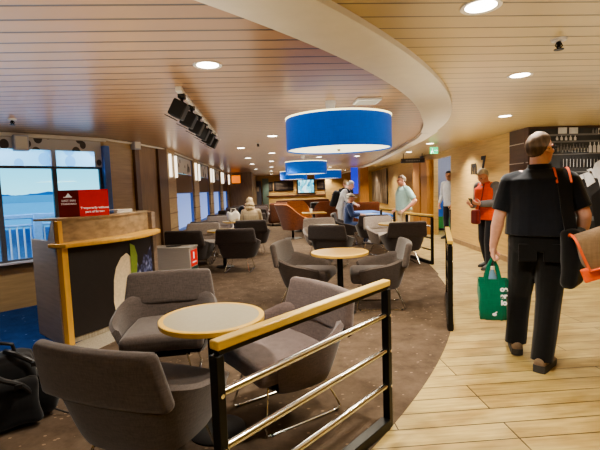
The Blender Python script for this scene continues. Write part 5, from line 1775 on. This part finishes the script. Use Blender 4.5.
# grey yoke, sleeves and open front
c = MB()
ex = V((1, 0, 0))
loft(c, [(lerp(P['chest'], P['neck'], .0) + V((0, -.035, -.22)) * k, .215 * k, .15 * k), (lerp(P['chest'], P['neck'], .1) + V((0, -.03, 0)), .245 * k, .155 * k), (lerp(P['chest'], P['neck'], .7) + V((0, -.02, 0)), .21 * k, .125 * k), (lerp(P['chest'], P['neck'], .95) + V((0, -.012, 0)), .09 * k, .075 * k)], ex)
for S, E_, W in (('sl', 'el', 'wl'), ('sr', 'er', 'wr')):
    c.limb([P[S], lerp(P[S], P[E_], .5), P[E_], lerp(P[E_], P[W], .85)], [.092 * k, .082 * k, .072 * k, .058 * k])
rumple(c, .006, 9, 5)
c.build('grey_back_panel', M['grey_cloth'], t, voxel=.011)
c = MB(); loft(c, [(P['pelvis'] + V((0, .06, -.02)), .085 * k, .105 * k), (P['chest'] + V((0, .045, 0)), .07 * k, .105 * k), (P['neck'] + V((0, .03, -.03)), .045 * k, .06 * k)], ex)
c.build('shirt_front', M['shirt_grey'], t)
ph = thing('mobile_phone', 'dark mobile phone held by the man in the orange jacket', 'phone', local(t, lerp(P['wl'], P['wr'], .5) + V((-.01, .10, .06)) * k), t.rotation_euler.z)
m = MB(); m.rbox((0, 0, 0), (.075, .010, .15), .0045, 3); m.xf(lambda p: Matrix.Rotation(-.7, 3, 'X') @ p); m.build('phone_case', M['black_plastic'], ph, weld=True)
m = MB(); m.box((0, -.0058, 0), (.066, .001, .138)); m.xf(lambda p: Matrix.Rotation(-.7, 3, 'X') @ p); m.build('phone_screen', M['lens'], ph)
mb_ = thing('sling_bag', 'maroon bag hanging at the front of the man in the orange jacket', 'bag', local(t, (.0, .28, .74)), t.rotation_euler.z)
m = MB(); m.rbox((0, 0, .14), (.16, .09, .24), .035, 4); m.build('bag_body', M['maroon'], mb_, weld=True)
m = MB(); m.tube([(-.06, 0, .22), (-.08, -.05, .45), (-.08, -.1, .68)], .01, 8); m.build('strap', M['maroon'], mb_)

# --- young man in the doorway
DP_ = dict(el=(-.24, .0, 1.15), wl=(-.2, .16, .93), er=(.24, .0, 1.15), wr=(.2, .16, .93), hr=(0, 0, .25))
person('young dark-haired man in pale grey shirt standing in the doorway', (4.66, 10.95, 0), face(-1, -.55), 1.78, DP_, 'white_cloth', 'long', 'dark_trouser', 'black_shoe', 'hair_black', 'skin_tan', .92, .012, hem=.86)
# --- man in pale teal at the railing
TP = dict(chest=(0, .02, 1.33), head=(0, .06, 1.655), hr=(-.05, 0, .1), el=(-.36, -.12, 1.17), wl=(-.27, .1, .97), er=(.36, -.12, 1.17), wr=(.15, .13, .97), hdl=(.5, 1, -.2), hdr=(-.5, 1, -.2), pal=(.2, 0, -1), par=(-.2, 0, -1))
person('grey-haired man in pale teal polo shirt and cream trousers by the railing', (2.94, 9.35, 0), face(-1, -.12), 1.68, TP, 'teal_cloth', 'short', 'cream_cloth', 'black_shoe', 'hair_grey', 'skin_red', 1.22, .012, girth=1.08, hem=.95)
# --- person with a black backpack
BP_ = dict(chest=(0, .1, 1.3), neck=(0, .2, 1.46), head=(0, .31, 1.58), hr=(-.45, 0, 0), sl=(-.175, .15, 1.41), sr=(.175, .15, 1.41), el=(-.22, .22, 1.12), er=(.22, .22, 1.12), wl=(-.15, .42, 1.02), wr=(.15, .42, 1.02), hdl=(.1, 1, -.2), hdr=(-.1, 1, -.2), pal=(0, 0, -1), par=(0, 0, -1))
t, P, HR, k = person('white-haired person in pale grey top carrying a black backpack, leaning forward', (1.93, 11.8, 0), face(1, -.25), 1.7, BP_, 'white_cloth', 'long', 'white_cloth', 'white_shoe', 'hair_white', 'skin', 1.0, .013, hem=.86)
bk = thing('worn_backpack', 'black backpack worn by the white-haired person leaning forward', 'backpack', t.location, t.rotation_euler.z)
m = MB(); m.rbox((0, 0, 0), (.34, .2, .46), .08, 5, lambda p: p + noise.noise_vector(p * 6) * .02); m.xf(lambda p: Matrix.Rotation(-.32, 3, 'X') @ p + V((0, -.16, 1.2)) * k); m.build('pack_body', M['pack'], bk, weld=True, sharp=180)
for s in (-1, 1):
    m = MB(); m.tube(curve([(s * .1, -.08, 1.38), (s * .12, .1, 1.50), (s * .12, .25, 1.42), (s * .14, .23, 1.2), (s * .14, .0, 1.05)], 16), .018, 8); m.xf(lambda p: p * k); m.build('shoulder_strap', M['pack'], bk)
# --- person in black standing just behind
person('person in black with fair hair standing beyond the backpack wearer', (2.3, 13.0, 0), face(-.3, 1), 1.68, dict(), 'navy', 'long', 'dark_trouser', 'black_shoe', 'hair_blond', 'skin', .95, .014)
# --- seated people
SP = dict(pelvis=(0, 0, .55), chest=(0, .03, .92), neck=(0, .05, 1.09), head=(0, .09, 1.25), hr=(-.2, 0, 0), sl=(-.18, .04, 1.04), sr=(.18, .04, 1.04), el=(-.24, .12, .79), er=(.24, .12, .79), wl=(-.12, .34, .80), wr=(.12, .34, .80),
          hdl=(.2, 1, -.1), hdr=(-.2, 1, -.1), pal=(0, 0, -1), par=(0, 0, -1), hl=(-.09, .02, .52), hrr=(.09, .02, .52), kl=(-.11, .44, .50), kr=(.11, .44, .50), al=(-.11, .46, .09), ar=(.11, .46, .09))
t, P, HR, k = person('seated person in dark blue with a white cap at the blue-covered table', (1.95, 10.8, 0), face(1, -.25), 1.68, SP, 'dkblue_cloth', 'long', 'dkblue_cloth', 'white_shoe', 'hair_white', 'skin', 1.0, .013, hem=.98)
m = MB(); rs = []
for i in range(9):
    th = PI * .5 * i / 8
    rs.append([P['head'] + HR @ (V((0, -.018, .045)) * k) + HR @ (V((.092 * math.sin(max(th, .02)) * math.cos(a), .112 * math.sin(max(th, .02)) * math.sin(a), .085 * math.cos(th))) * k) for a in [2 * PI * q / 24 for q in range(24)]])
m.rings(rs)
m.rings([[P['head'] + HR @ (V((.085 * math.cos(a), .06 + .11 * math.sin(a), z)) * k) for a in [PI * q / 12 for q in range(13)]] for z in (.035, .047)])
cp = m.build('cap', M['white'], t)
m = MB(); m.rings([[P['head'] + HR @ (V((.094 * math.cos(a), -.018 + .114 * math.sin(a), z)) * k) for a in [2 * PI * q / 24 for q in range(24)]] for z in (.043, .062)]); m.build('cap_band', M['black_plastic'], cp)
chair(1.91, 10.78, 1, -.25, 'dark chair in which the person with the white cap sits', 'fab_dark')
t, P, HR, k = person('fair-haired person in beige seen from behind, sitting in a window row', (-.45, 9.84, 0), face(-.1, 1), 1.66, dict(SP, head=(-.03, .09, 1.25), hr=(-.35, .1, .1)), 'beige_cloth', 'long', 'dark_trouser', 'black_shoe', 'hair_blond', 'skin', 1.0, .013, 'long', hem=.98)
t, P, HR, k = person('dark-haired person in black sitting far down the window rows', (-1.0, 14.0, 0), face(.9, -.5), 1.7, dict(SP, hr=(-.7, 0, .2), chest=(0, .14, .86), neck=(0, .24, 1.0), head=(0, .34, 1.1), sl=(-.19, .2, .95), sr=(.19, .2, .95)), 'navy', 'long', 'dark_trouser', 'black_shoe', 'hair_black', 'skin', 1.25, .014, hem=.98)
chair(-1.0, 13.98, .9, -.5, 'dark chair in which the dark-haired person in black sits', 'fab_dark')

bpy.context.scene.view_settings.view_transform = 'AgX'
bpy.context.scene.view_settings.look = 'AgX - Medium High Contrast'
bpy.context.scene.view_settings.exposure = 0.7
bpy.context.scene.cycles.use_denoising = True
bpy.context.scene.cycles.max_bounces = 8
bpy.context.scene.cycles.sample_clamp_indirect = 4
